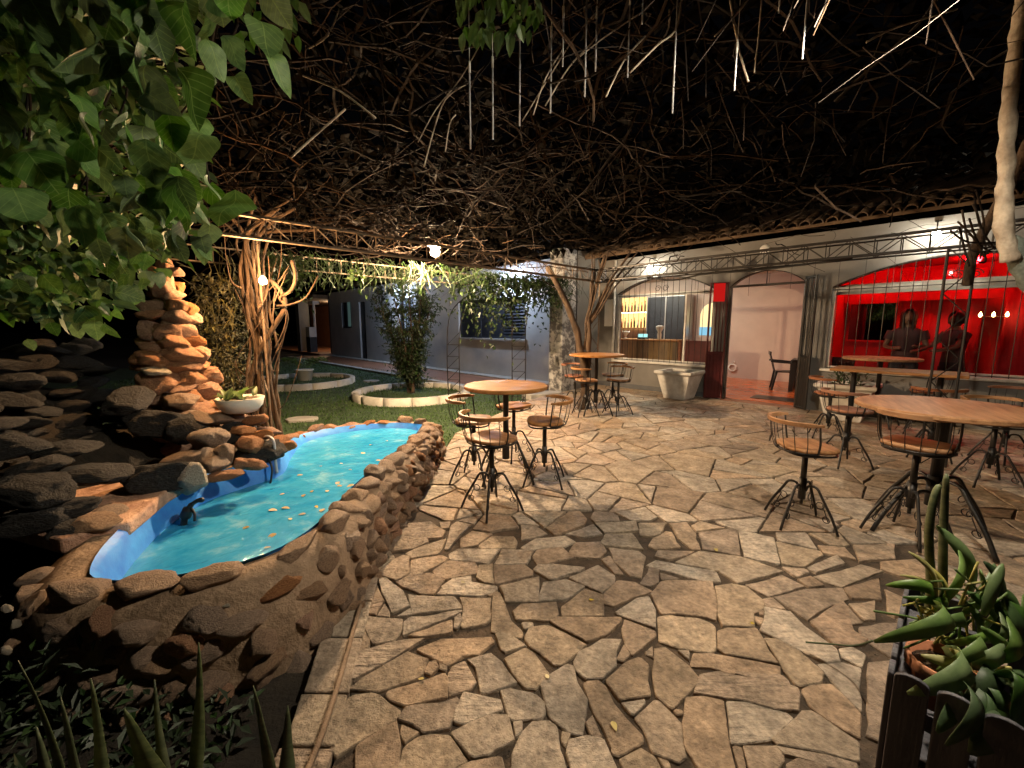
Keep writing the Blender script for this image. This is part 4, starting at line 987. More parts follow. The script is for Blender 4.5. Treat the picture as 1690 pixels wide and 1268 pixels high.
# people standing in the red room
def person(loc, rz, label, hair_long, arms, s=1.0):
    """body grown with a skin modifier round a posed skeleton"""
    R = empty('person', loc, rz, label, 'person')
    J = {'pel':(0,0,.94,.14,.10),'wa':(0,0,1.1,.125,.09),'ch':(0,.0,1.3,.15,.105),'nk':(0,0,1.46,.055,.055),
         'hd':(0,-.01,1.56,.06,.07),'lh':(-.09,0,.86,.085,.085),'lk':(-.1,-.02,.48,.058,.058),'la':(-.1,.02,.08,.04,.04),'lt':(-.11,-.14,.03,.036,.03),
         'rh':(.09,0,.86,.085,.085),'rk':(.1,-.03,.48,.058,.058),'ra':(.11,.02,.08,.04,.04),'rt':(.12,-.14,.03,.036,.03),
         'ls':(-.18,0,1.40,.055,.055),'rs':(.18,0,1.40,.055,.055)}
    J.update(arms)
    E_ = [('pel','wa'),('wa','ch'),('ch','nk'),('nk','hd'),('pel','lh'),('lh','lk'),('lk','la'),('la','lt'),('pel','rh'),('rh','rk'),('rk','ra'),('ra','rt'),('ch','ls'),('ls','le'),('le','lw'),('lw','lf'),('ch','rs'),('rs','re'),('re','rw'),('rw','rf')]
    ks = list(J); me = bpy.data.meshes.new('body'); me.from_pydata([J[k][:3] for k in ks], [(ks.index(a), ks.index(c)) for a, c in E_], [])
    o = link('body', me, R); me.materials.append(M['skin'])
    md = o.modifiers.new('skin', 'SKIN'); md.use_smooth_shade = True
    for i, k in enumerate(ks): me.skin_vertices[0].data[i].radius = J[k][3:5]
    me.skin_vertices[0].data[0].use_root = True
    o.modifiers.new('sub', 'SUBSURF').levels = 2; o.modifiers['sub'].render_levels = 2
    b = MB(); vs, fs = disp(0,1,3,3,.0,0.0); hv = []
    bm = bmesh.new(); bmesh.ops.create_icosphere(bm, subdivisions=4, radius=1)
    for v in bm.verts:
        x, y, z = v.co; k = 1 - .16*max(0,-z)*1.2
        q = Vector((x*.074*k, y*.092, z*.115))
        if y < 0: q.y -= .018*math.exp(-((x/.22)**2+((z+.12)/.22)**2)); q.y += .012*math.exp(-(((abs(x)-.38)/.2)**2+((z-.05)/.14)**2)); q.y -= .006*math.exp(-((x/.4)**2+((z+.5)/.12)**2))
        q.x += .012*(1 if x > 0 else -1)*math.exp(-((abs(x)-1)**2/.02+(y/.2)**2+(z/.3)**2))
        hv.append((q.x, q.y-.02, q.z+1.62))
    hf = [tuple(x.index for x in f.verts) for f in bm.faces]; bm.free()
    b.add(hv, hf); b.build('head', M['skin'], R, True)
    b = MB(); n = 20
    pr = [(0,.132),(.055,.122),(.085,.08),(.095,.03),(.092,-.04)] + ([(.088,-.14),(.095,-.24),(.07,-.33)] if hair_long else [(.08,-.06)])
    vs = []
    for r, z in pr:
        for j in range(n):
            q = .55+ (6.283-1.1)*j/(n-1) - 1.5708; open_ = 1
            vs.append((r*math.cos(q), r*1.12*math.sin(q), z+1.635))
    fs = [(i*n+j, i*n+j+1, (i+1)*n+j+1, (i+1)*n+j) for i in range(len(pr)-1) for j in range(n-1)]
    b.add(vs, fs); o = b.build('hair', M['hair'], R, True); o.modifiers.new('t','SOLIDIFY').thickness = .015
    # shirt and shorts: shells a little outside the body
    b = MB(); n = 18
    def shell(prof):
        vs = [(cx+rx*math.cos(6.283*j/n), cy_+ry*math.sin(6.283*j/n), z) for (cx,cy_,z,rx,ry) in prof for j in range(n)]
        b.add(vs, [(i*n+j, i*n+(j+1)%n, (i+1)*n+(j+1)%n, (i+1)*n+j) for i in range(len(prof)-1) for j in range(n)])
    shell([(0,0,.86,.175,.13),(0,0,1.0,.165,.125),(0,0,1.12,.15,.115),(0,0,1.28,.18,.13),(0,0,1.40,.215,.11),(0,0,1.455,.12,.085),(0,0,1.475,.07,.07)])
    for sd_, e in (('ls','le'),('rs','re')):
        p, q = Vector(J[sd_][:3]), Vector(J[e][:3]); b.tube([p, p.lerp(q,.55)], [.075,.07], 10, False)
    b.build('shirt', M['cloth'], R, True)
    b = MB(); shell([(0,0,1.0,.158,.12),(0,0,.9,.178,.132),(0,0,.84,.182,.13)])
    for sx in (-1,1): shell([(sx*.092,0,.86,.1,.11),(sx*.095,-.01,.7,.095,.1),(sx*.1,-.02,.56,.092,.095)])
    b.build('shorts', M['denim'], R, True)
    R.scale = (s,s,s); return R
person(FP(2.55,-.62,.03), FA+.1, 'person with long dark hair in dull shirt and dark shorts behind red window', True,
    {'le':(-.26,-.02,1.14,.04,.04),'lw':(-.16,-.22,1.12,.03,.03),'lf':(-.06,-.27,1.13,.03,.02),'re':(.26,-.02,1.14,.04,.04),'rw':(.14,-.2,1.08,.03,.03),'rf':(.05,-.26,1.07,.03,.02)})
person(FP(3.12,-.62,.03), FA-.9, 'person with short hair reaching forward behind right half of red window', False,
    {'le':(-.24,-.16,1.2,.04,.04),'lw':(-.18,-.4,1.18,.03,.03),'lf':(-.16,-.5,1.2,.03,.02),'re':(.24,-.16,1.2,.04,.04),'rw':(.18,-.38,1.14,.03,.03),'rf':(.15,-.48,1.14,.03,.02)}, .97)

# ================================================================== FAR HOUSE (left)
HL = empty('garden_house', label='long pale grey house behind the lawn with a dark shuttered window', cat='building', frame=True)
ops = [(-9.25,-5.86,1.13,2.42,0), (-17.6,-16.9,LAWN_Z,2.75,0), (-19.8,-18.6,1.45,2.8,0), (-13.5,-12.3,1.25,2.7,0)]
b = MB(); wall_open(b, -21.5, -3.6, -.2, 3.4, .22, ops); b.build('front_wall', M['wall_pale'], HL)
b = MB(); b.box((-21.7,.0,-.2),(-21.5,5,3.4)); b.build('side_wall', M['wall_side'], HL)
b = MB(); b.box((-3.62,-1.45,-.2),(-3.22,-.95,3.3)); o = b.build('pier', M['plaster_peel'], HL); bevel(o, .01)
b = MB(); b.box((-3.6,-.9,-.2),(-3.22,-.002,3.3)); b.build('return_wall', M['wall'], HL)
b = MB(); b.add([(-22,-.7,3.42),(-3.2,-.7,3.42),(-3.2,4.5,5.0),(-22,4.5,5.0),(-22,-.7,3.36),(-3.2,-.7,3.36),(-3.2,4.5,4.94),(-22,4.5,4.94)], [(0,1,2,3),(7,6,5,4),(0,4,5,1),(1,5,6,2),(2,6,7,3),(3,7,4,0)]); b.build('roof', M['tile'], HL)
b = MB(); b.box((-9.32,-.06,1.07),(-5.78,.05,1.128)); W = b.build('window_sill', M['concrete'], HL)
f = MB(); f.box((-9.25,.08,1.13),(-9.19,.16,2.42)); f.box((-5.92,.08,1.13),(-5.86,.16,2.42)); f.box((-9.19,.08,2.36),(-5.92,.16,2.42)); f.box((-9.19,.08,1.13),(-5.92,.16,1.19))
for s in (-8.1,-6.95): f.box((s-.03,.08,1.19),(s+.03,.16,2.36))
W = f.build('window', M['shutter'], HL)
for k, (a, c) in enumerate([(-9.19,-8.13),(-8.07,-6.98),(-6.92,-5.92)]):
    if k < 2:
        b = MB(); b.box((a,.11,1.19),(c,.125,2.36)); b.build('shutter_panel', M['shutter'], W)
    else:
        for i in range(12):
            z0 = 1.2+i*.097; b = MB(); b.add([(a,.09,z0),(c,.09,z0),(c,.14,z0+.075),(a,.14,z0+.075),(a,.10,z0-.008),(c,.10,z0-.008),(c,.15,z0+.067),(a,.15,z0+.067)], [(0,1,2,3),(7,6,5,4),(0,4,5,1),(1,5,6,2),(2,6,7,3),(3,7,4,0)]); b.build('louvre_slat', M['shutter'], W)
        b = MB(); b.box((a,.18,1.19),(c,.19,2.36)); b.build('louvre_back', M['shutter'], W)
b = MB(); b.box((-17.6,.1,LAWN_Z),(-17.25,.14,2.75)); b.build('door', M['shutter'], HL)
b = MB(); b.box((-17.25,.5,1.3),(-16.9,.52,2.75)); b.build('lit_door_light', emit('cool_room_glow', (.55,.85,.9), .32), HL)
b = MB(); b.box((-17.25,.4,-.1),(-16.9,.5,1.3)); b.build('shelf_panel', M['white_dirty'], HL)
f = MB(); f.box((-19.8,.02,1.45),(-19.72,.14,2.8)); f.box((-18.68,.02,1.45),(-18.6,.14,2.8)); f.box((-19.72,.02,1.45),(-18.68,.14,1.53)); f.box((-19.3,.04,1.53),(-19.22,.12,2.8)); W = f.build('window', M['shutter'], HL)
b = MB(); b.box((-19.22,.09,1.53),(-18.68,.1,2.8)); b.build('pane', emit('dim_pane', (.35,.6,.55), .10), W)
b = MB(); b.box((-19.72,.09,1.53),(-19.3,.1,2.8)); b.build('pane', M['shutter'], W)
f = MB(); f.box((-13.5,.02,1.25),(-13.44,.14,2.7)); f.box((-12.36,.02,1.25),(-12.3,.14,2.7)); W = f.build('window', M['shutter'], HL)
b = MB(); b.box((-13.44,.12,1.25),(-12.36,.13,2.7)); b.build('pane', emit('cool_window_glow', (.55,.72,1), .55), W)
for k in range(6):
    b = MB(); s = -13.4+k*.2; b.bar((s,.03,1.25),(s,.03,2.7), .02, 4); b.build('grille_bar', M['shutter'], W)
# porch at the far end: orange wall, dark pillar
b = MB(); b.box((-34,3.0,-.2),(-21.7,3.2,3.2)); b.build('porch_wall', M['orange_wall'], HL)
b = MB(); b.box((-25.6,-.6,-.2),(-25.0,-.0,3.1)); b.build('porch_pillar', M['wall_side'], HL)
b = MB(); b.box((-34,-.8,3.1),(-21.7,3.2,3.3)); b.build('porch_roof', M['tile'], HL)
b = MB(); b.box((-34,-.7,-.2),(-21.5,3,.0)); b.build('porch_floor', M['redtile'], HL)
b = MB(); b.box((-.35,-.2,0),(.35,.2,.9)); b.mi = 1; b.box((-.3,-.21,.9),(.35,.2,1.5)); o = b.build('white_cabinet', [M['shutter'], M['white']]); o.matrix_world = Matrix.Translation(FP(-23.9,.3,0)) @ Matrix.Rotation(FA,4,'Z'); tag(o, 'white box on a dark cabinet on the far porch', 'cabinet')
b = MB(); b.bar((0,0,1.4),(0,0,2.9), .07, 8); b.box((-.45,-.2,2.86),(.45,.2,3.05)); o = b.build('white_post', M['white']); o.location = FP(-23.9,.05,0); o.rotation_euler.z = FA; tag(o, 'white post with a flat top board on the far porch', 'post')
# yard lamps under the far eaves, seen as sparks through the leaves
yard = emit('yard_lamp_glow', C_YARD, L_YARD)
for (s, z, lab) in [(-6.3,2.98,'cool white eave lamp of the garden house near the pier'), (-13.0,3.0,'cool white eave lamp of the garden house behind the small tree')]:
    L = empty('eave_lamp', FP(s,.45,z), FA, lab, 'lamp'); b = MB(); b.lathe([(0,-.06),(.05,-.03),(.055,.02),(.03,.05)], 12); b.build('bulb', yard, L, True)
    b = MB(); b.lathe([(.09,.04),(.05,.09),(.02,.1),(.02,.4)], 12); b.build('shade', M['white'], L, True)
# warm porch lamp
L = empty('porch_lamp', FP(-24.5,-1.4,2.9), FA, 'warm lamp under the far porch roof', 'lamp'); b = MB(); b.lathe([(0,-.08),(.07,-.04),(.07,.02),(.03,.06)], 12); b.build('bulb', emit('porch_glow', (1,.7,.4), 700), L, True)
# garden wall at far left
b = MB(); b.box((-13.5,5.5,-.2),(-9.2,5.75,2.6)); o = b.build('boundary_wall', M['wall_pale']); o.rotation_euler.z = .0; tag(o, 'grey boundary wall at the far left behind the rockery', 'wall')
b = MB(); b.box((-6.42,4.0,-.2),(-6.22,4.2,2.6)); tag(b.build('dark_post', M['shutter']), 'dark post in front of the grey boundary wall', 'post')

# ================================================================== GARDEN RINGS, TREE, PLANTERS
def ring(c, r, label, n=14):
    R = empty('planting_ring', (c[0], c[1], LAWN_Z), 0, label, 'planting ring', 'round planting rings on the lawn')
    for k in range(n):
        b = MB(); m_ = 4; vs = []
        for j in range(m_+1):
            q = 6.283*(k+.012+(.976)*j/m_)/n
            for rr, z in ((r,-.05),(r+.0,.15),(r-.03,.165),(r-.12,.165),(r-.15,.15),(r-.15,-.05)): vs.append((rr*math.cos(q), rr*math.sin(q), z))
        fs = [(j*6+i, (j+1)*6+i, (j+1)*6+i+1, j*6+i+1) for j in range(m_) for i in range(5)] + [tuple(range(6)), tuple(range(m_*6+5, m_*6-1, -1))]
        b.add(vs, fs); b.build('kerb_segment', M['curb'], R, True)
    b = MB(); b.lathe([(r-.14,.02),(r*.5,.05),(0,.06)], 24); b.build('ring_soil', M['lawn'], R, True)
    b = MB(); 
    for k in range(2600):
        q = U(0,6.283); rr = (r-.16)*math.sqrt(U(0,1)); x, y = rr*math.cos(q), rr*math.sin(q); a = U(0,6.28); wd = .008
        b.v += [(x-wd*math.cos(a),y-wd*math.sin(a),.03),(x+wd*math.cos(a),y+wd*math.sin(a),.03),(x+U(-.02,.02),y+U(-.02,.02),.05+U(.02,.06))]; b.f.append((k*3,k*3+1,k*3+2))
    b.m = [0]*2600; o = b.build('ring_grass', M['grass'], R); o['kind'] = 'stuff'
RC1 = Vector((-2.35, 9.75, 0)); RC2 = Vector((-6.1, 11.9, 0))
ring(RC1, 1.35, 'round white kerb ring of grass with the dark leafy small tree'); ring(RC2, 1.5, 'round white kerb ring of grass holding the white pot')
TR = empty('small_tree', (-2.42, 9.9, LAWN_Z+.05), 0, 'small dark leafy tree with several stems in the white ring', 'tree')
bt = MB(); lf = MB(); rt = random.Random(9)
for k in range(9):
    a = 6.283*k/9+rt.uniform(-.3,.3); sp = rt.uniform(.35,.8); top = rt.uniform(1.9,2.75)
    pts = smooth_path([(.05*math.cos(a),.05*math.sin(a),0),(.09*math.cos(a),.09*math.sin(a),.4),(sp*.45*math.cos(a+.2),sp*.45*math.sin(a+.2),1.1),(sp*math.cos(a),sp*math.sin(a),top)], 4)
    bt.tube(pts, [.045*(1-.85*i/(len(pts)-1)) for i in range(len(pts))], 6)
    for p in pts[4:]:
        for q in range(8):
            d = Vector((rt.gauss(0,1), rt.gauss(0,1), rt.gauss(.35,.7))).normalized(); L_ = rt.uniform(.15,.42); e = p+d*L_
            bt.tube([p, p.lerp(e,.5)+Vector((0,0,.03)), e], [.007,.005,.003], 3, False)
            for w_ in range(15):
                t = rt.uniform(.2,1.05); pp = p.lerp(e,t)+Vector((rt.gauss(0,.035),rt.gauss(0,.035),rt.gauss(0,.035)))
                leaf_into(lf, pp, (rt.gauss(0,1),rt.gauss(0,1),rt.gauss(.1,.8)), (0,0,1), rt.uniform(.06,.12), rt.uniform(.03,.055), n=1)
bt.build('trunk', M['bark'], TR, True); lf.build('crown', M['leaf_tree'], TR)

def tapered_planter(loc, rz, label, plant):
    T = empty('tapered_planter', loc, rz, label, 'planter', 'white square planters by the house')
    b = MB(); A, B = .21, .37; H = .60
    def sq(a, z): return [(-a,-a,z),(a,-a,z),(a,a,z),(-a,a,z)]
    rings = [sq(A,0), sq(A+.02,.03), sq(B-.03,H-.09), sq(B+.02,H-.05), sq(B+.02,H), sq(B-.05,H), sq(B-.06,H-.06)]
    vs = sum(rings, []); fs = [(i*4+j, i*4+(j+1)%4, (i+1)*4+(j+1)%4, (i+1)*4+j) for i in range(len(rings)-1) for j in range(4)] + [(3,2,1,0)]
    b.add(vs, fs); bevel(b.build('body', M['white_dirty'], T), .008)
    b = MB(); b.add(sq(B-.06,H-.05), [(0,1,2,3)]); b.build('potting_soil', M['potsoil'], T)
    if plant:
        b = MB()
        for k in range(160):
            d = Vector((U(-1,1),U(-1,1),U(.2,1.4))).normalized(); p = Vector((U(-.18,.18),U(-.18,.18),H-.03)) + d*U(0,.22)
            leaf_into(b, p, d, (0,0,1), U(.05,.1), U(.025,.04))
        o = b.build('plant_foliage', M['leaf_tree'], T); o['kind'] = 'stuff'
tapered_planter(FP(-.78,.52,0), FA, 'white square tapered planter of soil between bar window and doorway', False)
tapered_planter(FP(2.0,.52,0), FA, 'white square tapered planter with small plant below the red window', True)

# ================================================================== BAR FURNITURE
def curved_legs(T, zh, r_top, r_foot, rad, m, scroll=True, n=4, a0=.6):
    for k in range(n):
        a = a0 + 6.283*k/n; c, s = math.cos(a), math.sin(a)
        prof = smooth_path([(.025,0,zh*.86),(r_top*.35,0,zh*1.0),(r_top*.8,0,zh*1.0),(r_top*1.12,0,zh*.80),(r_foot*.82,0,zh*.38),(r_foot,0,.008)], 3)
        b = MB(); b.tube([(p.x*c, p.x*s, p.z) for p in prof], rad, 7); b.build('leg', m, T, True)
        if scroll:
            b = MB()
            pt = []
            for (zz, q, sg) in ((zh*.60, .030, 1), (zh*.32, .026, -1)):
                rr = r_foot-(r_foot-r_top*1.12)*(zz/(zh*.8))-q-rad
                pt += [((rr+q*math.cos(t*.7)*(1-t*.03))*c, (rr+q*math.cos(t*.7)*(1-t*.03))*s, zz+sg*q*math.sin(t*.7)*(1-t*.03)) for t in (range(11) if sg > 0 else range(10,-1,-1))]
            b.tube(pt, .0034, 4)
            b.build('scroll', m, T, True)
def make_table(h, r, m='wood'):
    T = empty('round_bar_table')
    b = MB(); b.lathe([(0,h-.036),(r-.012,h-.036),(r,h-.028),(r,h-.008),(r-.008,h),(0,h)], 56); b.build('table_top', M[m], T)
    b = MB(); b.lathe([(.028,.22),(.028,h-.05),(.11,h-.045),(.11,h-.0365)], 14); b.lathe([(.036,.2),(.036,.42)], 14); b.build('post', M['black'], T, True)
    curved_legs(T, .40, .16, .34, .0125, M['black']); return T
def make_stool(m='wood'):
    T = empty('bar_stool'); sh = .62
    b = MB(); n = 30; top = []
    for j in range(n):
        q = 6.283*j/n; x, y = math.cos(q), math.sin(q)
        kx = .185*(1+.10*(y < 0)*-y); f = (abs(x)**3.2+abs(y)**3.2)**(-1/3.2)
        top.append((x*f*kx, y*f*.165))
    def rg_(s, z, dish=0): return [(x*s, y*s, z) for x, y in top]
    rings = [rg_(.93,sh-.030), rg_(1,sh-.022), rg_(1,sh-.007), rg_(.96,sh), rg_(.6,sh-.006), rg_(.2,sh-.009)]
    vs = sum(rings, []); fs = [(i*n+j, i*n+(j+1)%n, (i+1)*n+(j+1)%n, (i+1)*n+j) for i in range(len(rings)-1) for j in range(n)] + [tuple(range(n-1,-1,-1)), tuple(range((len(rings)-1)*n, len(rings)*n))]
    b.add(vs, fs); b.build('seat', M[m], T, True)
    b = MB(); b.tube([(x*.93,y*.93,sh-.046) for x,y in top]+[(top[0][0]*.93,top[0][1]*.93,sh-.046)], .008, 6); b.bar((-.17,0,sh-.046),(.17,0,sh-.046), .008, 5); b.bar((0,-.15,sh-.046),(0,.15,sh-.046), .008, 5); b.build('seat_frame', M['black'], T)
    b = MB(); b.lathe([(.02,.30),(.02,sh-.04)], 10); b.lathe([(.026,.20),(.026,.36)], 10); b.lathe([(.012,.16),(.012,.2)], 8); b.build('post', M['black'], T, True)
    curved_legs(T, .31, .12, .255, .0095, M['black'])
    # low hooped back: wooden rail, hoop, spokes
    rb, zr = .212, sh+.185
    def arc(rr, z, a0, a1, k, tilt=0): return [(rr*math.cos(a0+(a1-a0)*i/k), .03+rr*math.sin(a0+(a1-a0)*i/k)*.92+tilt, z) for i in range(k+1)]
    b = MB(); a0, a1 = -.10, math.pi+.10; N_ = 20; vs = []
    for i in range(N_+1):
        q = a0+(a1-a0)*i/N_; wd = .030 if 1 < i < N_-1 else .018
        for rr, zz in ((rb-.012,zr-wd*.5),(rb+.016,zr-wd*.5),(rb+.022,zr+wd*.55),(rb-.006,zr+wd*.55)): vs.append((rr*math.cos(q), .03+rr*.92*math.sin(q)+.02, zz))
    b.add(vs, [(i*4+j, i*4+(j+1)%4, (i+1)*4+(j+1)%4, (i+1)*4+j) for i in range(N_) for j in range(4)] + [(3,2,1,0), (N_*4,N_*4+1,N_*4+2,N_*4+3)]); bevel(b.build('back_rail', M[m], T), .004)
    b = MB(); b.tube(arc(.180,sh-.03,0,math.pi,14), .007, 6); b.build('back_hoop', M['black'], T, True)
    for i in range(9):
        q = math.pi*(i+.0)/8; thick = .007 if i in (0,8) else .0028
        b = MB(); b.tube(smooth_path([(.185*math.cos(q), .03+.185*.92*math.sin(q), sh-.03), (.208*math.cos(q), .035+.208*.92*math.sin(q), sh+.05), (rb*math.cos(q), .05+rb*.92*math.sin(q), zr-.01)], 3), thick, 5); b.build('spindle', M['black'], T, True)
    return T
t_a = make_table(.93, .40); t_b = make_table(1.03, .46)
def place(proto, used, loc, rz, label, cat, group, scz=1.0):
    o = proto if not used[0] else copy_tree(proto); used[0] = True
    o.location = loc; o.rotation_euler = (0,0,rz); o.scale = (1,1,scz); return tag(o, label, cat, group)
ua, ub = [False], [False]
ZF = .02
place(t_a, ua, (-.06,3.98,ZF), .3, 'round wooden bar table beside the pond wall', 'table', 'round bar tables')
o = place(t_a, ua, (3.05,2.89,ZF), 1.0, 'large round wooden bar table at the right edge among stools', 'table', 'round bar tables'); o.scale = (1.25,1.25,1)
place(t_b, ub, (1.43,7.05,ZF), .2, 'far round bar table in front of the vine trunk', 'table', 'round bar tables'); bpy.data.objects
o = place(t_b, ub, (5.5,6.22,ZF), .8, 'round bar table nearest the red window', 'table', 'round bar tables')
# oblong bar table
OT = empty('oblong_bar_table', (4.78,5.18,ZF), FA, 'long wooden bar table between planter and the lattice column', 'table')
b = MB(); b.box((-.62,-.3,.915),(.62,.3,.95)); bevel(b.build('table_top', M['wood'], OT), .008)
for sx in (-1,1):
    b = MB(); b.bar((sx*.4,0,.02),(sx*.4,0,.913), .03, 10); b.bar((sx*.4,-.25,.02),(sx*.4,.25,.02), .02, 8); b.bar((sx*.4,-.2,.9),(sx*.4,.2,.9), .015, 8); b.build('leg', M['black'], OT)
st, us = make_stool('wood'), [False]; sr, ur = make_stool('wood_red'), [False]
def bdir(dx, dy): return math.atan2(-dx, dy)
def stool(p, d, label, red=False, hz=1.0):
    return place(sr if red else st, ur if red else us, (p[0], p[1], ZF), bdir(*d), label, 'bar stool', 'swivel bar stools', hz)
p = G(812,846); stool(p, (-.65,-.75), 'front bar stool at the pond-side table, its back towards the camera')
p = G(783,797); stool(p, (-1,.1), 'bar stool between the pond wall and the pond-side table')
stool((.02,4.62), (-.75,.65), 'bar stool on the lawn side of the pond-side table')
p = G(898,800); stool(p, (1,.02), 'bar stool standing right of the pond-side table, facing it')
p = G(966,688); stool(p, (-.9,-.3), 'nearest bar stool left of the far table by vine trunk')
p = G(1019,686); stool(p, (.8,.6), 'pale-lit bar stool right of the far table by vine trunk')
p = G(1010,673); stool(p, (.9,.4), 'bar stool behind the far table towards the bar window')
p = G(948,676); stool(p, (-.7,.7), 'bar stool behind the far table beside the vine trunk', True)
p = G(1318,868); stool(p, (-1,.08), 'lone bar stool in the open, its curved back towards the camera')
stool((2.80,2.80), (-.88,-.47), 'bar stool pushed under the near edge of the large right table', hz=1.12)
stool((3.59,4.38), (-1,-.15), 'red-brown bar stool behind the large right table, facing right', True)
stool((5.7,5.68), (.75,-.5), 'salmon bar stool against the house wall below the red window', True)
stool((4.5,3.8), (.2,1), 'bar stool on the far side of the large right table')
stool((4.25,5.5), (-.9,.3), 'dark red bar stool beside the white planter with plant', True)
stool((4.75,4.62), (-.5,-.8), 'dark red bar stool in front of the long bar table', True)
stool((5.45,4.5), (1,.2), 'red bar stool at the right edge behind the large table', True)
stool((3.2,2.0), (.9,-.5), 'bar stool at the right edge in front of the large table')

# ================================================================== BOWL, SPOUT, PUMP
c = X(398,680,3.72)
BW = empty('bowl_planter', c, 0, 'cream bowl planter with green leaves standing on the rockery stones', 'planter')
b = MB(); b.lathe([(.10,0),(.13,.005),(.175,.06),(.195,.13),(.185,.135),(.16,.10),(0,.095)], 28); b.build('bowl', M['bowl'], BW, True)
b = MB(); b.lathe([(.175,.115),(.1,.125),(0,.13)], 16); b.build('potting_soil', M['potsoil'], BW)
lmb = leaf_mesh('leaf', M['leaf_orchid'], .15, .05, .2, .03, n=6)
for k in range(26):
    o = link('leaf', lmb, BW); o.location = (U(-.12,.12), U(-.1,.1), .125); o.rotation_euler = (U(-.4,.4), U(-1.0,-.1), U(0,6.28)); s = U(.6,1.25); o.scale = (s,s,s)
b = MB(); b.tube(smooth_path([X(425,730,3.62),X(437,722,3.55),X(446,722,3.5),X(452,731,3.47),X(454,755,3.46),X(457,781,3.46)], 5), .012, 8)
tag(b.build('clear_hose', M['tubeplastic'], smooth=True), 'clear hose bending over the stones and pouring into the pond', 'hose')
b = MB(); b.tube(smooth_path([X(438,752,3.42),X(446,764,3.38),X(449,778,3.36),X(446,800,3.34)], 5), .008, 6)
tag(b.build('black_tube', M['cable'], smooth=True), 'thin black tube dropping into the pond below the clear hose', 'tube')
PMP = empty('pond_pump', X(312,845,2.62), 0, 'small black pump hanging against the blue pond side', 'pump')
b = MB(); b.tube(smooth_path([(.02,0,.05),(0,0,.02),(-.02,-.01,-.03),(-.03,-.02,-.08)], 4), [.018]*4+[.034]*5+[.02]*4, 8); b.build('body', M['plastic'], PMP, True)
b = MB(); b.tube(smooth_path([(.02,0,.05),(.05,.02,.07),(.09,.02,.075)], 4), [.016,.014,.013,.013,.014,.016,.018,.016,.01], 7); b.build('nozzle', M['plastic'], PMP, True)
b = MB(); b.tube(smooth_path([(.01,0,.03),(.05,-.02,.0),(.055,-.03,-.05)], 4), .008, 6); b.build('cable', M['cable'], PMP, True)

# ================================================================== PERGOLA
PER = empty('steel_pergola', label='black steel lattice pergola carrying the vines over the patio', cat='pergola')
def beam(a, c, h=.19, step=.22, cr=.017, zig=True, m='rust', wr=.006):
    a, c = Vector(a), Vector(c); L_ = (c-a).length; n = max(2, round(L_/step)); up = Vector((0,0,h))
    B_ = empty('truss_beam'); B_.parent = PER
    for off in (Vector((0,0,0)), up):
        b = MB(); b.tube([a+off, c+off], cr, 6); b.build('chord', M[m], B_)
    for i in range(n+1):
        p = a.lerp(c, i/n)
        b = MB(); b.bar(p, p+up, wr, 5); b.build('strut', M[m], B_)
        if zig and i < n:
            q = a.lerp(c, (i+1)/n); b = MB(); b.bar(p if i % 2 else p+up, q+up if i % 2 else q, wr, 5); b.build('brace', M[m], B_)
beam(FP(-1.4,2.75,2.31), FP(-1.4,8.6,2.31))
beam(FP(-1.4,2.75,2.312), FP(6.4,2.75,2.312), m='black')
beam(FP(-3.45,3.4,2.31), FP(-3.45,8.6,2.31), zig=False, step=.18, cr=.011)
beam(FP(-3.45,8.6,2.313), FP(-1.4,8.6,2.313), zig=False)
beam(FP(-1.4,2.55,2.30), FP(6.4,2.55,2.30), m='black', cr=.010)
def column(p, dv, z1, m='black', wd=.2):
    B_ = empty('lattice_column'); B_.parent = PER; p = Vector(p); dv = Vector(dv)
    for k in (0,1):
        b = MB(); b.tube([p+dv*(wd*k), p+dv*(wd*k)+Vector((0,0,z1))], .012, 6); b.build('upright', M[m], B_)
    n = int(z1/.22)
    for i in range(n):
        z0 = z1*i/n; z1_ = z1*(i+1)/n; b = MB(); q = p+dv*(wd*(i%2))+Vector((0,0,z0)); r = p+dv*(wd*((i+1)%2))+Vector((0,0,z1_)); b.bar(q, r, .006, 5); b.build('brace', M[m], B_)
column(FP(2.98,2.75,0), SX, 2.31); column(FP(-1.5,2.75,0), SX, 2.31, 'rust'); column((-2.83,4.72,0), SX, 2.4, 'rust')
# curtain of thin wires below the right beam
for i in range(30):
    s = -1.1+i*.245; b = MB(); L_ = .34+.12*math.sin(i*1.7); b.bar(FP(s,2.7,2.31), FP(s,2.7,2.31-L_), .0028, 4); o = b.build('hanging_wire', M['black'], PER)
b = MB(); b.tube(smooth_path([FP(-1.3,2.72,2.28),FP(-.6,2.7,2.33),FP(.0,2.7,2.22),FP(.5,2.7,2.27),FP(1.2,2.7,2.26),FP(2.2,2.7,2.3)], 6), .012, 6)
tag(b.build('sagging_cable', M['cable'], smooth=True), 'black cable sagging along the lattice beam before the doorway', 'cable')
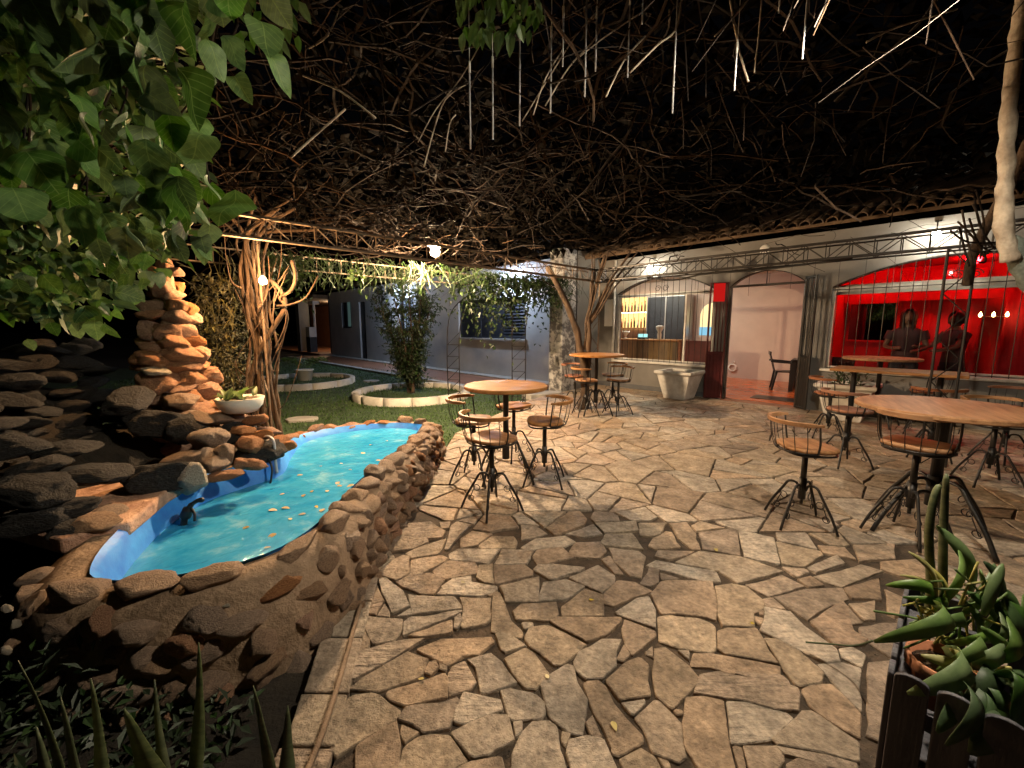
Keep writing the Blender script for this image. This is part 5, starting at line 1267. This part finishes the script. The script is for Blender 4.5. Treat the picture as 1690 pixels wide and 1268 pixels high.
# garden trellis arch
TA = empty('trellis_arch', label='thin wire trellis arch standing on the lawn behind the near table', cat='trellis')
for dy in (0,.26):
    d1 = Vector((.26,-.05,0))*(dy/.26)
    p = [Vector((-1.37,8.9,LAWN_Z))+d1, Vector((-1.37,8.9,1.3))+d1, Vector((-1.2,8.8,1.9))+d1, Vector((-.62,8.5,2.2)), Vector((-.05,8.25,1.9))+d1, Vector((.0,8.2,1.3))+d1, Vector((.0,8.2,LAWN_Z))+d1]
    b = MB(); b.tube(smooth_path(p, 5), .011, 5); b.build('hoop', M['black'], TA)
for base in (Vector((-1.37,8.9,LAWN_Z)), Vector((0,8.2,LAWN_Z))):
    for i in range(6):
        b = MB(); z0 = i*.25; b.bar(base+Vector((0,0,z0)), base+Vector((.26,-.05,z0+.0)), .006, 4); b.bar(base+Vector((.0,0,z0)), base+Vector((.26,-.05,z0+.25)), .006, 4); b.build('rung', M['black'], TA)

# ================================================================== VINES
def twisted(name, label, stems, m='bark'):
    V = empty(name, label=label, cat='vine')
    for pts, r0, r1 in stems:
        sp = smooth_path(pts, 5); k = len(sp)
        sp = [q + Vector((noise.noise(q*3.1), noise.noise(q*3.1+Vector((9,0,0))), 0))*.03 for q in sp]
        b = MB(); b.tube(sp, [(r0+(r1-r0)*i/(k-1))*(1+.18*noise.noise(Vector((i*.8,r0*90,0)))) for i in range(k)], 7); b.build('stem', M[m], V, True)
    return V
vb = Vector((-2.86,4.78,0)); stems = []
rv = random.Random(12)
for k in range(13):
    a = rv.uniform(0,6.28); r = rv.uniform(.02,.14); tw = rv.uniform(-2.2,2.2); pts = []
    for i in range(7):
        z = .1+i*.4; q = a+tw*i/6; rr = r*(1+.35*math.sin(i*1.7+k)); pts.append(vb+Vector((rr*math.cos(q), rr*math.sin(q), z)))
    pts.append(pts[-1]+Vector((rv.uniform(-.2,.7), rv.uniform(-.2,.5), rv.uniform(.1,.4))))
    stems.append((pts, rv.uniform(.012,.04), rv.uniform(.008,.02)))
for k in range(26):
    u0, v0 = rv.uniform(395,455), rv.uniform(450,690); y0 = rv.uniform(4.45,4.9)
    stems.append(([X(u0,v0,y0),X(u0+rv.uniform(-25,25),v0-rv.uniform(20,60),y0+rv.uniform(-.1,.1)),X(u0+rv.uniform(-40,50),v0-rv.uniform(60,130),y0)], rv.uniform(.004,.011), .003))
stems.append(([X(415,700,4.7),X(412,640,4.7),X(425,590,4.65),X(452,540,4.6),X(468,505,4.55),X(462,480,4.5),X(445,462,4.5)], .035, .018))
stems.append(([X(470,505,4.5),X(460,492,4.5),X(478,480,4.5),X(490,455,4.5),X(484,430,4.5)], .012, .022))
stems.append(([X(455,505,4.5),X(480,502,4.5),X(505,490,4.5),X(525,455,4.5)], .010, .008))
twisted('twisted_vine', 'twisted brown vine stems climbing the lattice post by the yellow bulb', stems)
cA = Vector((1.28,7.5,0)); stems = []
stems.append(([cA, cA+Vector((.05,0,.5)), cA+Vector((-.03,0,1.0)), cA+Vector((-.14,.0,1.45)), cA+Vector((-.34,-.05,1.95)), cA+Vector((-.7,-.3,2.5))], .085, .045))
stems.append(([cA+Vector((.09,.05,0)), cA+Vector((.07,.05,.6)), cA+Vector((.10,0,1.2)), cA+Vector((.1,0,1.8)), cA+Vector((.3,-.2,2.7))], .07, .03))
for k in range(9):
    a = rv.uniform(-.6,1.2); stems.append(([cA+Vector((.03,0,1.1+.06*k)), cA+Vector((.1*a+.04,0,1.6)), cA+Vector((.35*a+.1,-.1,2.2)), cA+Vector((.85*a+.1,-.4+.1*k,2.75))], .022, .010))
twisted('grape_vine_trunk', 'forked bare vine trunk behind the far round table', stems)
# pale trunk at the right edge
RT = empty('leaning_tree', X(1662,400,3.0), 0, 'pale peeling trunk rising from a mossy grey stump at the right edge', 'tree')
o0 = RT.location.copy()
def rel(u, v, y): return X(u, v, y) - o0
b = MB(); sp = smooth_path([rel(1668,430,3.0),rel(1657,370,3.0),rel(1659,310,3.0),rel(1662,240,2.98),rel(1668,150,2.95),rel(1682,40,2.9),rel(1700,-60,2.85),rel(1720,-170,2.8)], 6)
b.tube(sp, [.05*(1+.16*noise.noise(Vector((i*.7,3,1)))) - .0005*i for i in range(len(sp))], 14); b.v = [tuple(Vector(q)+Vector((noise.noise(Vector(q)*14), noise.noise(Vector(q)*14+Vector((5,0,0))), 0))*.014+Vector((noise.noise(Vector(q)*40),0,0))*.006) for q in b.v]; b.build('trunk', M['palebark'], RT, True)
b = MB(); sp = smooth_path([rel(1662,396,3.02),rel(1690,440,3.02),rel(1730,520,3.04),rel(1760,620,3.06),rel(1750,800,3.08)], 6); b.tube(sp, [.05,.062]+[.068*(1+.2*noise.noise(Vector((i*.9,7,1)))) for i in range(len(sp)-2)], 12); b.build('mossy_stump', M['mossbark'], RT, True)
for k in range(12):
    b = MB(); p = X(1600+k*6, 440-k*4, 3.9); q = X(1560+rv.uniform(0,120), 300+rv.uniform(0,120), 3.9); b.tube(smooth_path([p-o0, (p+q)/2-o0+Vector((rv.uniform(-.1,.1),0,rv.uniform(-.1,.1))), q-o0], 4), .008, 5); b.build('dry_branch', M['twig'], RT, True)
b = MB(); sp = smooth_path([rel(1596,470,4.3),rel(1606,420,4.2),rel(1630,370,4.1),rel(1668,300,3.9),rel(1700,230,3.7)],5); b.tube(sp, .04, 8); b.build('dark_limb', M['bark'], RT, True)

# canopy of dry twigs over the patio
def smst(a, b_, x): t = min(1, max(0, (x-a)/(b_-a))); return t*t*(3-2*t)
def zc(s, o): return 2.68 + .50*smst(-3.6,1.2,s)*smst(2.2,5.5,o) + .12*smst(6,9,o)
rc = random.Random(33); b = MB(); 
for k in range(1500):
    s, o_ = rc.uniform(-4.6,6.2), rc.uniform(2.2,11)
    if s > 2.2 and rc.random() < .6: continue
    if rc.random() < .35: o_ = rc.uniform(5,10); s = rc.uniform(-3.5,2.5)
    z = zc(s,o_) + rc.uniform(-.13,.32); a = rc.gauss(.9,1.1); n = rc.randint(5,11); st_ = rc.uniform(.07,.2); pts = []
    dz = rc.gauss(0,.045)
    for i in range(n):
        pts.append(FP(s,o_,z)); a += rc.gauss(0,.26); s += math.cos(a)*st_; o_ += math.sin(a)*st_; z += dz+rc.gauss(0,.022)
    r0 = rc.choice([.0025,.003,.004,.005,.008,.013])
    b.tube(pts, [r0*(1-.5*i/n) for i in range(n)], 3, False)
for k in range(420):      # twigs that dangle
    s, o_ = rc.uniform(-2.6,3.0), rc.uniform(5.0,9.8); z = zc(s,o_)-.05; p = FP(s,o_,z); L_ = rc.uniform(.12,.5); e = p+Vector((rc.gauss(0,.16),rc.gauss(0,.16),-L_))
    b.tube([p, p.lerp(e,.5)+Vector((rc.gauss(0,.03),rc.gauss(0,.03),0)), e], [.005,.004,.003], 3, False)
tag(b.build('vine_canopy_twigs', M['twig']), 'tangled mass of bare brown vine twigs roofing the patio', 'vine twigs', kind='stuff')
b = MB()
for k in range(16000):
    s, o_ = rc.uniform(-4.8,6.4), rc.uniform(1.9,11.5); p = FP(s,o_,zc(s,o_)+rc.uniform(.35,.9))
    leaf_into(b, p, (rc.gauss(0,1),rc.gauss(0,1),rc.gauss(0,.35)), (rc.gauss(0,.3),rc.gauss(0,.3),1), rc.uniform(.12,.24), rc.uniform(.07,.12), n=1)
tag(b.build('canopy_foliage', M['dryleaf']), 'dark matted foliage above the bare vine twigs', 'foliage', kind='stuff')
# bright bare shoots in the light above the camera
shoots = [((690,235),(720,180),(760,130),(800,60)),((700,275),(716,215),(735,165),(768,140)),((735,250),(742,205),(752,190)),((862,200),(905,130),(950,60),(985,20)),((900,175),(940,110),(985,60),(1000,10)),((1040,120),(1085,75),(1115,50),(1125,0)),((1105,15),(1100,55),(1060,100)),((1235,135),(1222,90),(1212,40),(1205,0)),((1245,120),(1252,60),(1257,0)),((1180,60),(1210,30),(1235,0)),((880,190),(900,130),(930,80)),((955,95),(1000,60),(1060,20)),((620,195),(560,150),(500,125)),((560,15),(540,60),(510,80)),((480,260),(530,215),(570,180)),((1000,160),(1030,100),(1065,60)),((1430,70),(1480,45),(1580,15))]
SH = tag(empty('bare_shoots'), 'loose bare vine shoots catching the light under the canopy', 'vine')
for i, pl in enumerate(shoots):
    y0 = rc.uniform(2.1,2.7); b = MB(); sp = smooth_path([X(u,v,y0+.03*j) for j,(u,v) in enumerate(pl)], 4); b.tube(sp, [rc.uniform(.0025,.0055)]*len(sp), 5); b.build('shoot', M['palebark'], SH, True)
# meteor light tubes hanging from the canopy
TUBES = sorted([(775,120,246),(813,112,230),(858,68,208),(910,62,187),(969,-20,160),(1040,8,128),(1120,-30,187),(1216,88,150),(1335,-30,98),(985,30,118),(930,30,110),(1062,-20,40),(1290,-40,22)])
ORD = ['leftmost', 'second', 'third', 'fourth', 'fifth', 'sixth', 'seventh', 'eighth', 'ninth', 'tenth', 'eleventh', 'twelfth', 'rightmost']
for i, (u, v0, v1) in enumerate(TUBES):
    y = 2.2 + .05*(i % 4); a = X(u, v0, y); c = X(u, v1, y); c = Vector((a.x, a.y, c.z))
    lab = '%s white light tube hanging from the vine canopy' % ORD[i] if i in (0, 12) else '%s white light tube from the left hanging from the vine canopy' % ORD[i]
    L_ = empty('light_tube', c, 0, lab, 'tube light', 'hanging tube lights')
    b = MB(); b.tube([(0,0,0),(0,0,a.z-c.z)], .0036, 8); b.build('tube', M['tubeplastic'], L_, True)
    b = MB(); b.tube([(0,0,a.z-c.z),(0,0,a.z-c.z+.05)], .005, 8); b.tube([(0,0,a.z-c.z+.05),(0,0,3.2-c.z)], .002, 4); b.build('cap', M['white'], L_)

# leafy fringe at the pergola's garden side
b = MB(); 
for k in range(5200):
    t = rc.random(); s = -3.2 - rc.random()*1.1 + .9*t; o_ = 7.6 - 5.4*t; p = FP(s, o_, 0)
    hang = abs(rc.gauss(0,.26)) * (.7+.6*math.sin(t*11)**2) * (1.6 if .55 < t < .95 else .8)
    if .12 < t < .6 and rc.random() < .95: continue
    p.z = 2.5 - hang
    leaf_into(b, p, (rc.gauss(0,.7),rc.gauss(0,.7),-abs(rc.gauss(.5,.6))), (rc.gauss(0,.5),rc.gauss(0,.5),1), rc.uniform(.06,.13), rc.uniform(.035,.07), n=1)
for k in range(500):
    t = rc.random(); s = -3.4+.9*t; o_ = 7.6-5.4*t; p = FP(s+rc.uniform(-.5,.5),o_,2.5); e = p+Vector((rc.gauss(0,.2),rc.gauss(0,.2),-rc.uniform(.1,.5)))
    b.tube([p,(p+e)/2+Vector((.03,.02,0)),e], .004, 3, False)
tag(b.build('vine_fringe_foliage', M['leaf_far']), 'green vine leaves hanging in a fringe before the garden house', 'foliage', kind='stuff')
# a lit sprig of fresh leaves below the truss
SPR = empty('leaf_sprig', X(590,455,5.0), 0, 'fresh light green leaf sprig hanging under the steel truss', 'vine sprig')
lms = leaf_mesh('leaf', M['leaf_orchid'], .09, .055, .15, .02, n=5)
b = MB(); b.tube([(0,0,.2),(.01,0,.1),(0,0,0),(-.05,0,-.05)], .004, 5); b.build('stem', M['twig'], SPR)
for k in range(22):
    o = link('leaf', lms, SPR); o.location = (U(-.13,.13), U(-.04,.04), U(-.07,.05)); o.rotation_euler = (U(-.6,.6), U(-1.3,.6), U(0,6.28)); s = U(.6,1.1); o.scale = (s,s,s)
# dry shrub on the fence behind the tower
b = MB()
for k in range(3200):
    u, v = rc.uniform(318,415), rc.uniform(455,690); p = X(u, v, rc.uniform(4.9,5.6))
    leaf_into(b, p, (rc.gauss(0,1),rc.gauss(0,1),rc.gauss(-.2,.8)), (0,0,1), rc.uniform(.04,.09), rc.uniform(.02,.045), n=1)
for k in range(260):
    p = X(rc.uniform(318,415), rc.uniform(450,680), rc.uniform(4.8,5.5)); e = p+Vector((rc.gauss(0,.2),rc.gauss(0,.1),rc.gauss(0,.25))); b.tube([p,(p+e)/2+Vector((.02,.03,.02)),e], .004, 3, False)
b.v = [q for q in b.v]
tag(b.build('dry_hedge', mat('dry_hedge_leaf', (.05,.055,.016), (.13,.11,.035), .8, 4, vary=.5)), 'brownish ivy hedge between stone tower and twisted vine', 'hedge', kind='stuff')

# ================================================================== BIG-LEAVED CLIMBER, TOP LEFT
CL = empty('leafy_climber', label='big-leaved green climber hanging in from the upper left', cat='climbing plant')
lmc = [leaf_mesh('leaf', M['leaf_vein'], 1.0, w1, f1, d1, lobed=l1, n=14, curl=c1) for (w1, f1, d1, l1, c1) in [(.88,.10,.30,.03,2),(.72,.2,.45,.0,2.5),(1.0,.07,.25,.07,3),(.82,-.10,.40,.02,2),(.92,.25,.55,.05,2),(.66,.12,.2,.0,3)]]
region = [(0,-60),(430,-60),(480,60),(455,100),(400,120),(345,190),(375,260),(402,322),(370,370),(335,420),(300,440),(245,455),(215,500),(175,540),(110,535),(70,540),(45,560),(0,510)]
rl = random.Random(77); cnt = 0
while cnt < 298:
    u, v = rl.uniform(-60,480), rl.uniform(-60,560)
    if not in_poly(max(u,1), v, region): continue
    if u > 300 and v < 300 and rl.random() < .6: continue
    if 230 < v < 330 and u < 240 and rl.random() < .45: continue
    y = 1.25 + .9*smst(250,520,v) + rl.uniform(-.2,.35); p = X(u, v, y)
    o = link('leaf', rl.choice(lmc), CL); o.location = p; s = rl.uniform(.065,.125)*(.85 if v > 380 else 1); o.scale = (s,s,s)
    o.rotation_euler = Euler((rl.gauss(0,.5), 1.05+rl.gauss(0,.4), rl.uniform(0,6.28)) if rl.random() < .55 else (1.2+rl.gauss(0,.35), 1.1+rl.gauss(0,.4), rl.gauss(-.3,.7))); cnt += 1
for k in range(16):
    u0, v0 = rl.uniform(0,420), rl.uniform(-60,100); y = rl.uniform(1.4,2.1); b = MB()
    b.tube(smooth_path([X(u0,v0,y),X(u0-30+rl.uniform(-40,40),v0+130,y+.05),X(u0-60+rl.uniform(-60,60),v0+280,y+.1)], 5), .004, 5); b.build('stem', M['twig'], CL, True)
b = MB()
for k in range(2600):
    u, v = rl.uniform(-160,330), rl.uniform(-120,520); y = rl.uniform(2.2,3.2)
    if not in_poly(min(max(u+20,1),479), v, region): continue
    leaf_into(b, X(u,v,y), (rl.gauss(0,1),rl.gauss(0,1),-abs(rl.gauss(.5,.6))), (0,-.4,1), rl.uniform(.08,.14), rl.uniform(.055,.095), n=3)
o = b.build('inner_foliage', M['leaf'], CL); o['kind'] = 'stuff'
# hanging leaves at the top centre
b = MB(); 
for k in range(70):
    u, v = rl.uniform(755,905), rl.uniform(-40,55); leaf_into(b, X(u,v,rl.uniform(2.0,2.4)), (rl.gauss(0,.4),rl.gauss(0,.4),-1), (0,-1,.2), rl.uniform(.05,.1), rl.uniform(.03,.05))
for k in range(30):
    u, v = rl.uniform(380,500), rl.uniform(-40,75); leaf_into(b, X(u,v,rl.uniform(1.7,2.1)), (rl.gauss(0,.4),rl.gauss(0,.4),-1), (0,-1,.2), rl.uniform(.05,.1), rl.uniform(.03,.05))
tag(b.build('canopy_leaf_tuft', M['leaf']), 'dark green leaves hanging from the canopy at the top centre', 'foliage', kind='stuff')

# ================================================================== POTTED PLANT IN RING, SNAKE PLANTS, BED PLANTS
c = G(503,628,LAWN_Z+.05)
PT = empty('white_pot', c, 0, 'white pot with a feathery light green plant in the far ring', 'plant pot')
b = MB(); b.lathe([(.19,0),(.24,.30),(.26,.30),(.26,.33),(.23,.33),(.2,.28),(0,.27)], 20); b.build('pot', M['white'], PT, True)
b = MB()
for k in range(500):
    a = U(0,6.28); q = U(.1,.9); p = Vector((q*.75*math.cos(a), q*.3*math.sin(a), .36+.28*math.sin(q*2.4)+U(-.05,.05))); leaf_into(b, p, (math.cos(a),math.sin(a),U(-.4,.4)), (0,0,1), U(.07,.13), U(.025,.04), n=1)
b.build('fern_foliage', M['leaf_orchid'], PT)
def blade(name, parent, base, tip, wd, bend, m, n=12, yaw=None, tipw=.0, fold=.18, droop=0.0, ell=False):
    base, tip = Vector(base), Vector(tip); ax = tip-base; b = MB(); vs = []
    s = ax.cross(Vector(yaw or (0,-1,.15)))
    if s.length < 1e-4: s = Vector((1,0,0))
    s.normalize(); nn = s.cross(ax).normalized()
    for i in range(n+1):
        t = i/n; p = base + ax*t + nn*(bend*math.sin(math.pi*t)) + Vector((0,0,droop*math.sin(math.pi*t))) ; w_ = wd*.5*(.55+.45*math.sin(math.pi*min(1,t*1.25+.12)))*(1-t**5) + .0015
        if ell: w_ = wd*.5*max(0, math.sin(math.pi*(t*.96+.035)))**.55 * (1-.12*t) + .001; p = p + s*(wd*.12*math.sin(t*4+wd*300))
        vs += [p-s*w_+nn*(-fold*w_), p, p+s*w_+nn*(-fold*w_)]
    fs = []
    for i in range(n): a = i*3; fs += [(a,a+3,a+4,a+1),(a+1,a+4,a+5,a+2)]
    b.add(vs, fs); o = b.build(name, m, parent, True); o.modifiers.new('thickness','SOLIDIFY').thickness = .0012; return o
for i, (tips, lab) in enumerate([([(255,1122,1.15,.030),(205,1170,1.02,.085),(328,1060,1.22,.05)], 'snake plant of upright blades in the bed by the near pond wall'),
                  ([(418,1132,1.12,.045),(475,1165,1.12,.05)], 'small snake plant beside the edging slabs at the bottom'),
                  ([(30,1090,.95,.06),(100,1150,.95,.06),(150,1120,1.0,.05),(60,1200,.9,.06)], 'dark snake plant in the lower left corner')]):
    pr = [X(u,v,y) for u,v,y,_ in tips]; c = Vector((sum(p.x for p in pr)/len(pr)*.96, sum(p.y for p in pr)/len(pr)-.03, -.02))
    S_ = empty('snake_plant', (0,0,0), 0, lab, 'plant', 'snake plants in the near bed')
    for (u,v,y,w_), p in zip(tips, pr):
        blade('leaf', S_, (c.x+(p.x-c.x)*.55, c.y+U(-.03,.03), -.03), p, w_, U(-.03,.03), M['snake'], yaw=(U(-.4,.4),-1,.1))
# mossy ground plants at the near left
b = MB()
for k in range(5200):
    x, y = rl.uniform(-3.4,-1.0), rl.uniform(.7,2.4)
    if x > -1.9 and y > 1.5: continue
    h = .06 + .35*max(0, noise.noise(Vector((x*1.7,y*1.7,4)))+.25)*smst(-1.1,-1.6,x)
    leaf_into(b, (x, y, -.02+rl.random()*h), (rl.gauss(0,1),rl.gauss(0,1),rl.gauss(.6,.5)), (0,0,1), rl.uniform(.03,.08), rl.uniform(.012,.03), n=1)
tag(b.build('bed_undergrowth', M['leaf_tree']), 'low dark undergrowth in the bed left of the pond', 'undergrowth', kind='stuff')
for k, (u,v,y) in enumerate([(12,1005,1.5),(25,1030,1.45),(78,1045,1.5),(8,1075,1.3)]):
    o = link('pebble', rock_mesh('rock_pale', k)); o.location = X(u,v,y); o.scale = (.016,.016,.02); tag(o, ['small pale pebble high in the dark bed at the left edge','second pale pebble below the left edge one','lone pale pebble right of the others in the left bed','lowest pale pebble at the left edge'][k], 'pebble', 'pale pebbles in the left bed')

# ================================================================== PLANK PLANTER AT THE RIGHT
B0 = Vector((1.06,1.06,0)); PB = empty('plank_planter', (B0.x,B0.y,0), FA, 'dark stained planter box of round-topped boards in the lower right corner', 'planter')
def picket(x, y, horiz, h):
    b = MB(); w_, t_ = .036, .014; n = 8
    prof = [(-w_,0),(w_,0),(w_,h-w_*.55)] + [(w_*math.cos(math.pi*i/n), h-w_*.55+w_*.55*math.sin(math.pi*i/n)) for i in range(1,n)] + [(-w_,h-w_*.55)]
    if horiz: vs = [(x+px,y,pz) for px,pz in prof]+[(x+px,y+t_,pz) for px,pz in prof]
    else: vs = [(x,y+px,pz) for px,pz in prof]+[(x+t_,y+px,pz) for px,pz in prof]
    k = len(prof); b.add(vs, [tuple(range(k)), tuple(range(2*k-1,k-1,-1))]+[(i,k+i,k+(i+1)%k,(i+1)%k) for i in range(k)]); bevel(b.build('picket', M['darkplank'], PB), .003)
LW, LD = .95, .60
for i in range(11): picket(.05+i*.085, 0, True, .55+U(-.006,.006)); picket(.05+i*.085, LD-.016, True, .54)
for i in range(7): picket(0, .045+i*.085, False, .545+U(-.006,.006)); picket(LW-.016, .045+i*.085, False, .545)
b = MB(); b.box((.02,.02,.12),(LW-.02,LD-.02,.15)); b.build('base_board', M['darkplank'], PB)
b = MB(); b.box((.018,.018,.40),(LW-.018,.045,.45)); b.box((.018,LD-.045,.40),(LW-.018,LD-.018,.45)); b.box((.018,.046,.40),(.045,LD-.046,.45)); b.build('inner_rail', M['darkplank'], PB)
PBm = Matrix.Translation(B0) @ Matrix.Rotation(FA,4,'Z')
def pot(loc, r, h, label):
    T = empty('terracotta_pot', loc, 0, label, 'plant pot', 'pots in the plank planter')
    b = MB(); b.lathe([(r*.7,0),(r*.94,h*.8),(r*1.06,h*.8),(r*1.06,h),(r*.95,h),(r*.88,h*.84),(0,h*.82)], 26); b.build('pot', M['terracotta'], T, True)
    b = MB(); b.lathe([(r*.88,h*.85),(r*.4,h*.9),(0,h*.88)], 18); b.build('bark_chips', M['potsoil'], T, True); return T
pa = PBm @ Vector((.115,.22,.34)); pot(pa, .085, .17, 'terracotta pot of bark chips at the planter end')
pb = PBm @ Vector((.42,.28,.30)); pot(pb, .10, .18, 'terracotta pot hidden under the strap leaves'); pc = PBm @ Vector((.72,.3,.30)); pot(pc, .10, .18, 'terracotta pot at the right edge under the broad leaves')
ORC = empty('strap_leaf_plant', pb+Vector((0,0,.15)), 0, 'strap-leaved orchid plant with two tall stalks growing in the planter', 'plant'); ob = ORC.location.copy()
def px(u,v,y): return X(u,v,y)-ob
for (bu,bv,by,tu,tv,ty,wd,bd,mm) in [
  (1600,985,1.3,1545,868,1.32,.055,.02,'leaf_orchid'),(1540,985,1.22,1462,968,1.2,.04,.02,'leaf_orchid'),(1535,995,1.2,1444,1062,1.1,.058,.05,'leaf_orchid'),
  (1545,1000,1.22,1500,910,1.22,.024,.01,'leaf_yellow'),(1550,1000,1.22,1485,950,1.2,.016,.01,'leaf_yellow'),(1560,1010,1.2,1550,1050,1.12,.04,-.01,'leaf_yellow'),
  (1560,1000,1.24,1490,985,1.2,.03,.02,'leaf_orchid'),(1540,1010,1.22,1580,905,1.28,.036,.02,'leaf_orchid'),(1570,1020,1.2,1508,1040,1.12,.04,.03,'leaf_orchid'),(1590,1010,1.24,1640,930,1.3,.034,.02,'leaf_orchid'),(1560,1015,1.22,1528,930,1.24,.024,.01,'leaf_yellow'),(1600,1060,1.16,1545,1105,1.06,.045,.03,'leaf_orchid'),(1610,1090,1.12,1665,1020,1.12,.05,.03,'leaf_orchid'),
  (1600,1130,1.08,1520,1080,1.06,.045,.02,'leaf_yellow'),(1590,1120,1.08,1568,1070,1.08,.03,.01,'leaf_yellow'),(1580,1130,1.06,1596,1190,1.02,.025,-.01,'leaf_yellow'),
  (1570,1090,1.12,1660,1068,1.08,.05,.03,'leaf_orchid'),(1560,1080,1.15,1495,1140,1.02,.075,.04,'leaf_orchid'),(1610,1060,1.2,1570,975,1.26,.03,.02,'leaf_orchid'),
  (1620,1060,1.2,1650,1010,1.2,.03,.02,'leaf_orchid'),(1560,1060,1.2,1640,1045,1.15,.028,.03,'leaf_orchid'),(1600,1010,1.25,1625,960,1.28,.026,.01,'leaf_orchid'),(1570,1040,1.2,1520,1010,1.2,.02,.01,'leaf_yellow'),(1580,1020,1.22,1600,1000,1.22,.02,.01,'leaf_orchid'),(1590,1050,1.2,1610,1110,1.1,.024,-.02,'leaf_orchid')]:
    blade('leaf', ORC, px(bu,bv,by), px(tu,tv,ty), wd*.9, bd*2.2, M[mm], yaw=(U(-.3,.3),-1,.5), fold=.07, droop=U(.005,.03), ell=True)
for pl in ([(1532,1040,1.26),(1536,960,1.28),(1533,880,1.31),(1542,820,1.33),(1551,800,1.34)], [(1556,1030,1.28),(1556,930,1.31),(1558,850,1.34),(1562,782,1.36)]):
    b = MB(); sp = smooth_path([px(*q) for q in pl], 5); b.tube(sp, [.0125-.006*(i/len(sp))**3 for i in range(len(sp)-1)]+[.003], 8); b.build('stalk', M['snake'], ORC, True)
b = MB(); b.tube(smooth_path([px(1600,1130,1.06),px(1630,1124,1.04),px(1650,1105,1.04),px(1668,1103,1.04)], 4), .005, 6); b.build('aerial_root', M['leaf_yellow'], ORC, True)
for k in range(26):
    b = MB(); u, v = U(1500,1640), U(960,1090); b.tube(smooth_path([px(u,v,1.2),px(u+U(-30,30),v+U(-40,20),1.2),px(u+U(-60,60),v+U(-60,30),1.18)], 3), .0035, 5); b.build('stem', M[RND.choice(['leaf_orchid','leaf_yellow'])], ORC, True)
BRD = empty('broad_leaf_plant', pc+Vector((0,0,.15)), 0, 'broad dark green leaves hanging over the planter at the right edge', 'plant'); ob = BRD.location.copy()
for (bu,bv,by,tu,tv,ty,wd,bd) in [(1700,1080,1.2,1655,990,1.22,.09,.03),(1660,1090,1.2,1690,1000,1.15,.08,.03),(1640,1120,1.1,1580,1200,.98,.10,.03),(1640,1130,1.05,1620,1240,.94,.10,.03),(1680,1130,1.02,1700,1230,.92,.10,.03),(1650,1110,1.1,1710,1120,1.0,.09,.03),(1660,1190,.98,1600,1245,.92,.08,.03),(1690,1040,1.25,1730,960,1.3,.08,.02),(1670,1050,1.22,1625,985,1.25,.05,.02)]:
    blade('leaf', BRD, px(bu,bv,by), px(tu,tv,ty), wd, bd, M['leaf'], yaw=(U(-.3,.3),-1,.5), fold=.07, droop=.02, ell=True)
for k in range(16):
    bu, bv = U(1570,1680), U(1090,1150); by = U(1.0,1.12); tu, tv = bu+U(-70,30), bv+U(60,150)
    blade('leaf', BRD, px(bu,bv,by), px(tu,tv,by-U(.06,.16)), U(.034,.058), U(.02,.06), M['leaf'], yaw=(U(-.5,.5),-1,.6), fold=.06, droop=U(.01,.04), ell=True)
for k in range(14):
    bu, bv = U(1600,1690), U(1010,1110); by = U(1.12,1.28); tu, tv = bu+U(-60,60), bv-U(40,110)
    blade('leaf', BRD, px(bu,bv,by), px(tu,tv,by+U(-.05,.06)), U(.025,.05), U(.0,.04), M[RND.choice(['leaf','leaf_orchid','leaf_orchid'])], yaw=(U(-.6,.6),-1,.4), fold=.06, droop=U(.0,.03), ell=True)
b = MB(); b.tube(smooth_path([X(1330,1060,1.75),X(1370,1063,1.68),X(1410,1066,1.6),X(1440,1058,1.5)],4), .004, 5); tag(b.build('fallen_stem', M['leaf_tree'], smooth=True), 'thin green stem poking out over the paving from planter', 'stem')

# ================================================================== LAMPS
def bulb(name, p, c, s, r, label, cord, shade=0, shz=.3):
    L = empty(name, p, 0, label, 'lamp')
    b = MB(); b.lathe([(0,-r),(r*.5,-r*.87),(r*.87,-r*.5),(r,0),(r*.87,r*.5),(r*.5,r*1.0),(r*.35,r*1.25)], 14); b.build('bulb', emit(name+'_glow', c, s), L, True)
    b = MB(); b.lathe([(r*.42,r*1.2),(r*.42,r*1.9),(r*.2,r*2.1)], 10); b.build('socket', M['plastic'], L)
    b = MB(); b.tube([(0,0,r*2.0),(.01,0,cord*.5),(0,0,cord)], .005, 5); b.build('cord', M['cable'], L)
    if shade:  # added shade, keeps the bulb's light off the twigs above
        b = MB(); h2 = max(1.6, shz+.35); b.lathe([(r*.45,r*(h2+.4)),(shade*.5,r*(h2+.05)),(shade,r*shz),(shade*.985,r*(shz-.06)),(shade*.5,r*(h2-.08)),(r*.45,r*(h2+.25))], 24); b.build('shade', M['white'], L, True)
    return L
bulb('hanging_bulb', (-1.14,6.4,2.60), C_MAIN, L_MAIN, .068, 'bright bulb under an added shade glaring at the end of the truss', .28, .115, 1.2)
bulb('vine_bulb', X(434,464,4.15), C_VINE, L_VINE, .034, 'warm yellow bulb on the twisted vine post', .35)
bulb('near_bulb', (1.5,1.75,2.92), C_NEAR, L_NEAR, .045, 'bulb hanging from the canopy above the near paving, outside the frame', .25, .17, -.6)
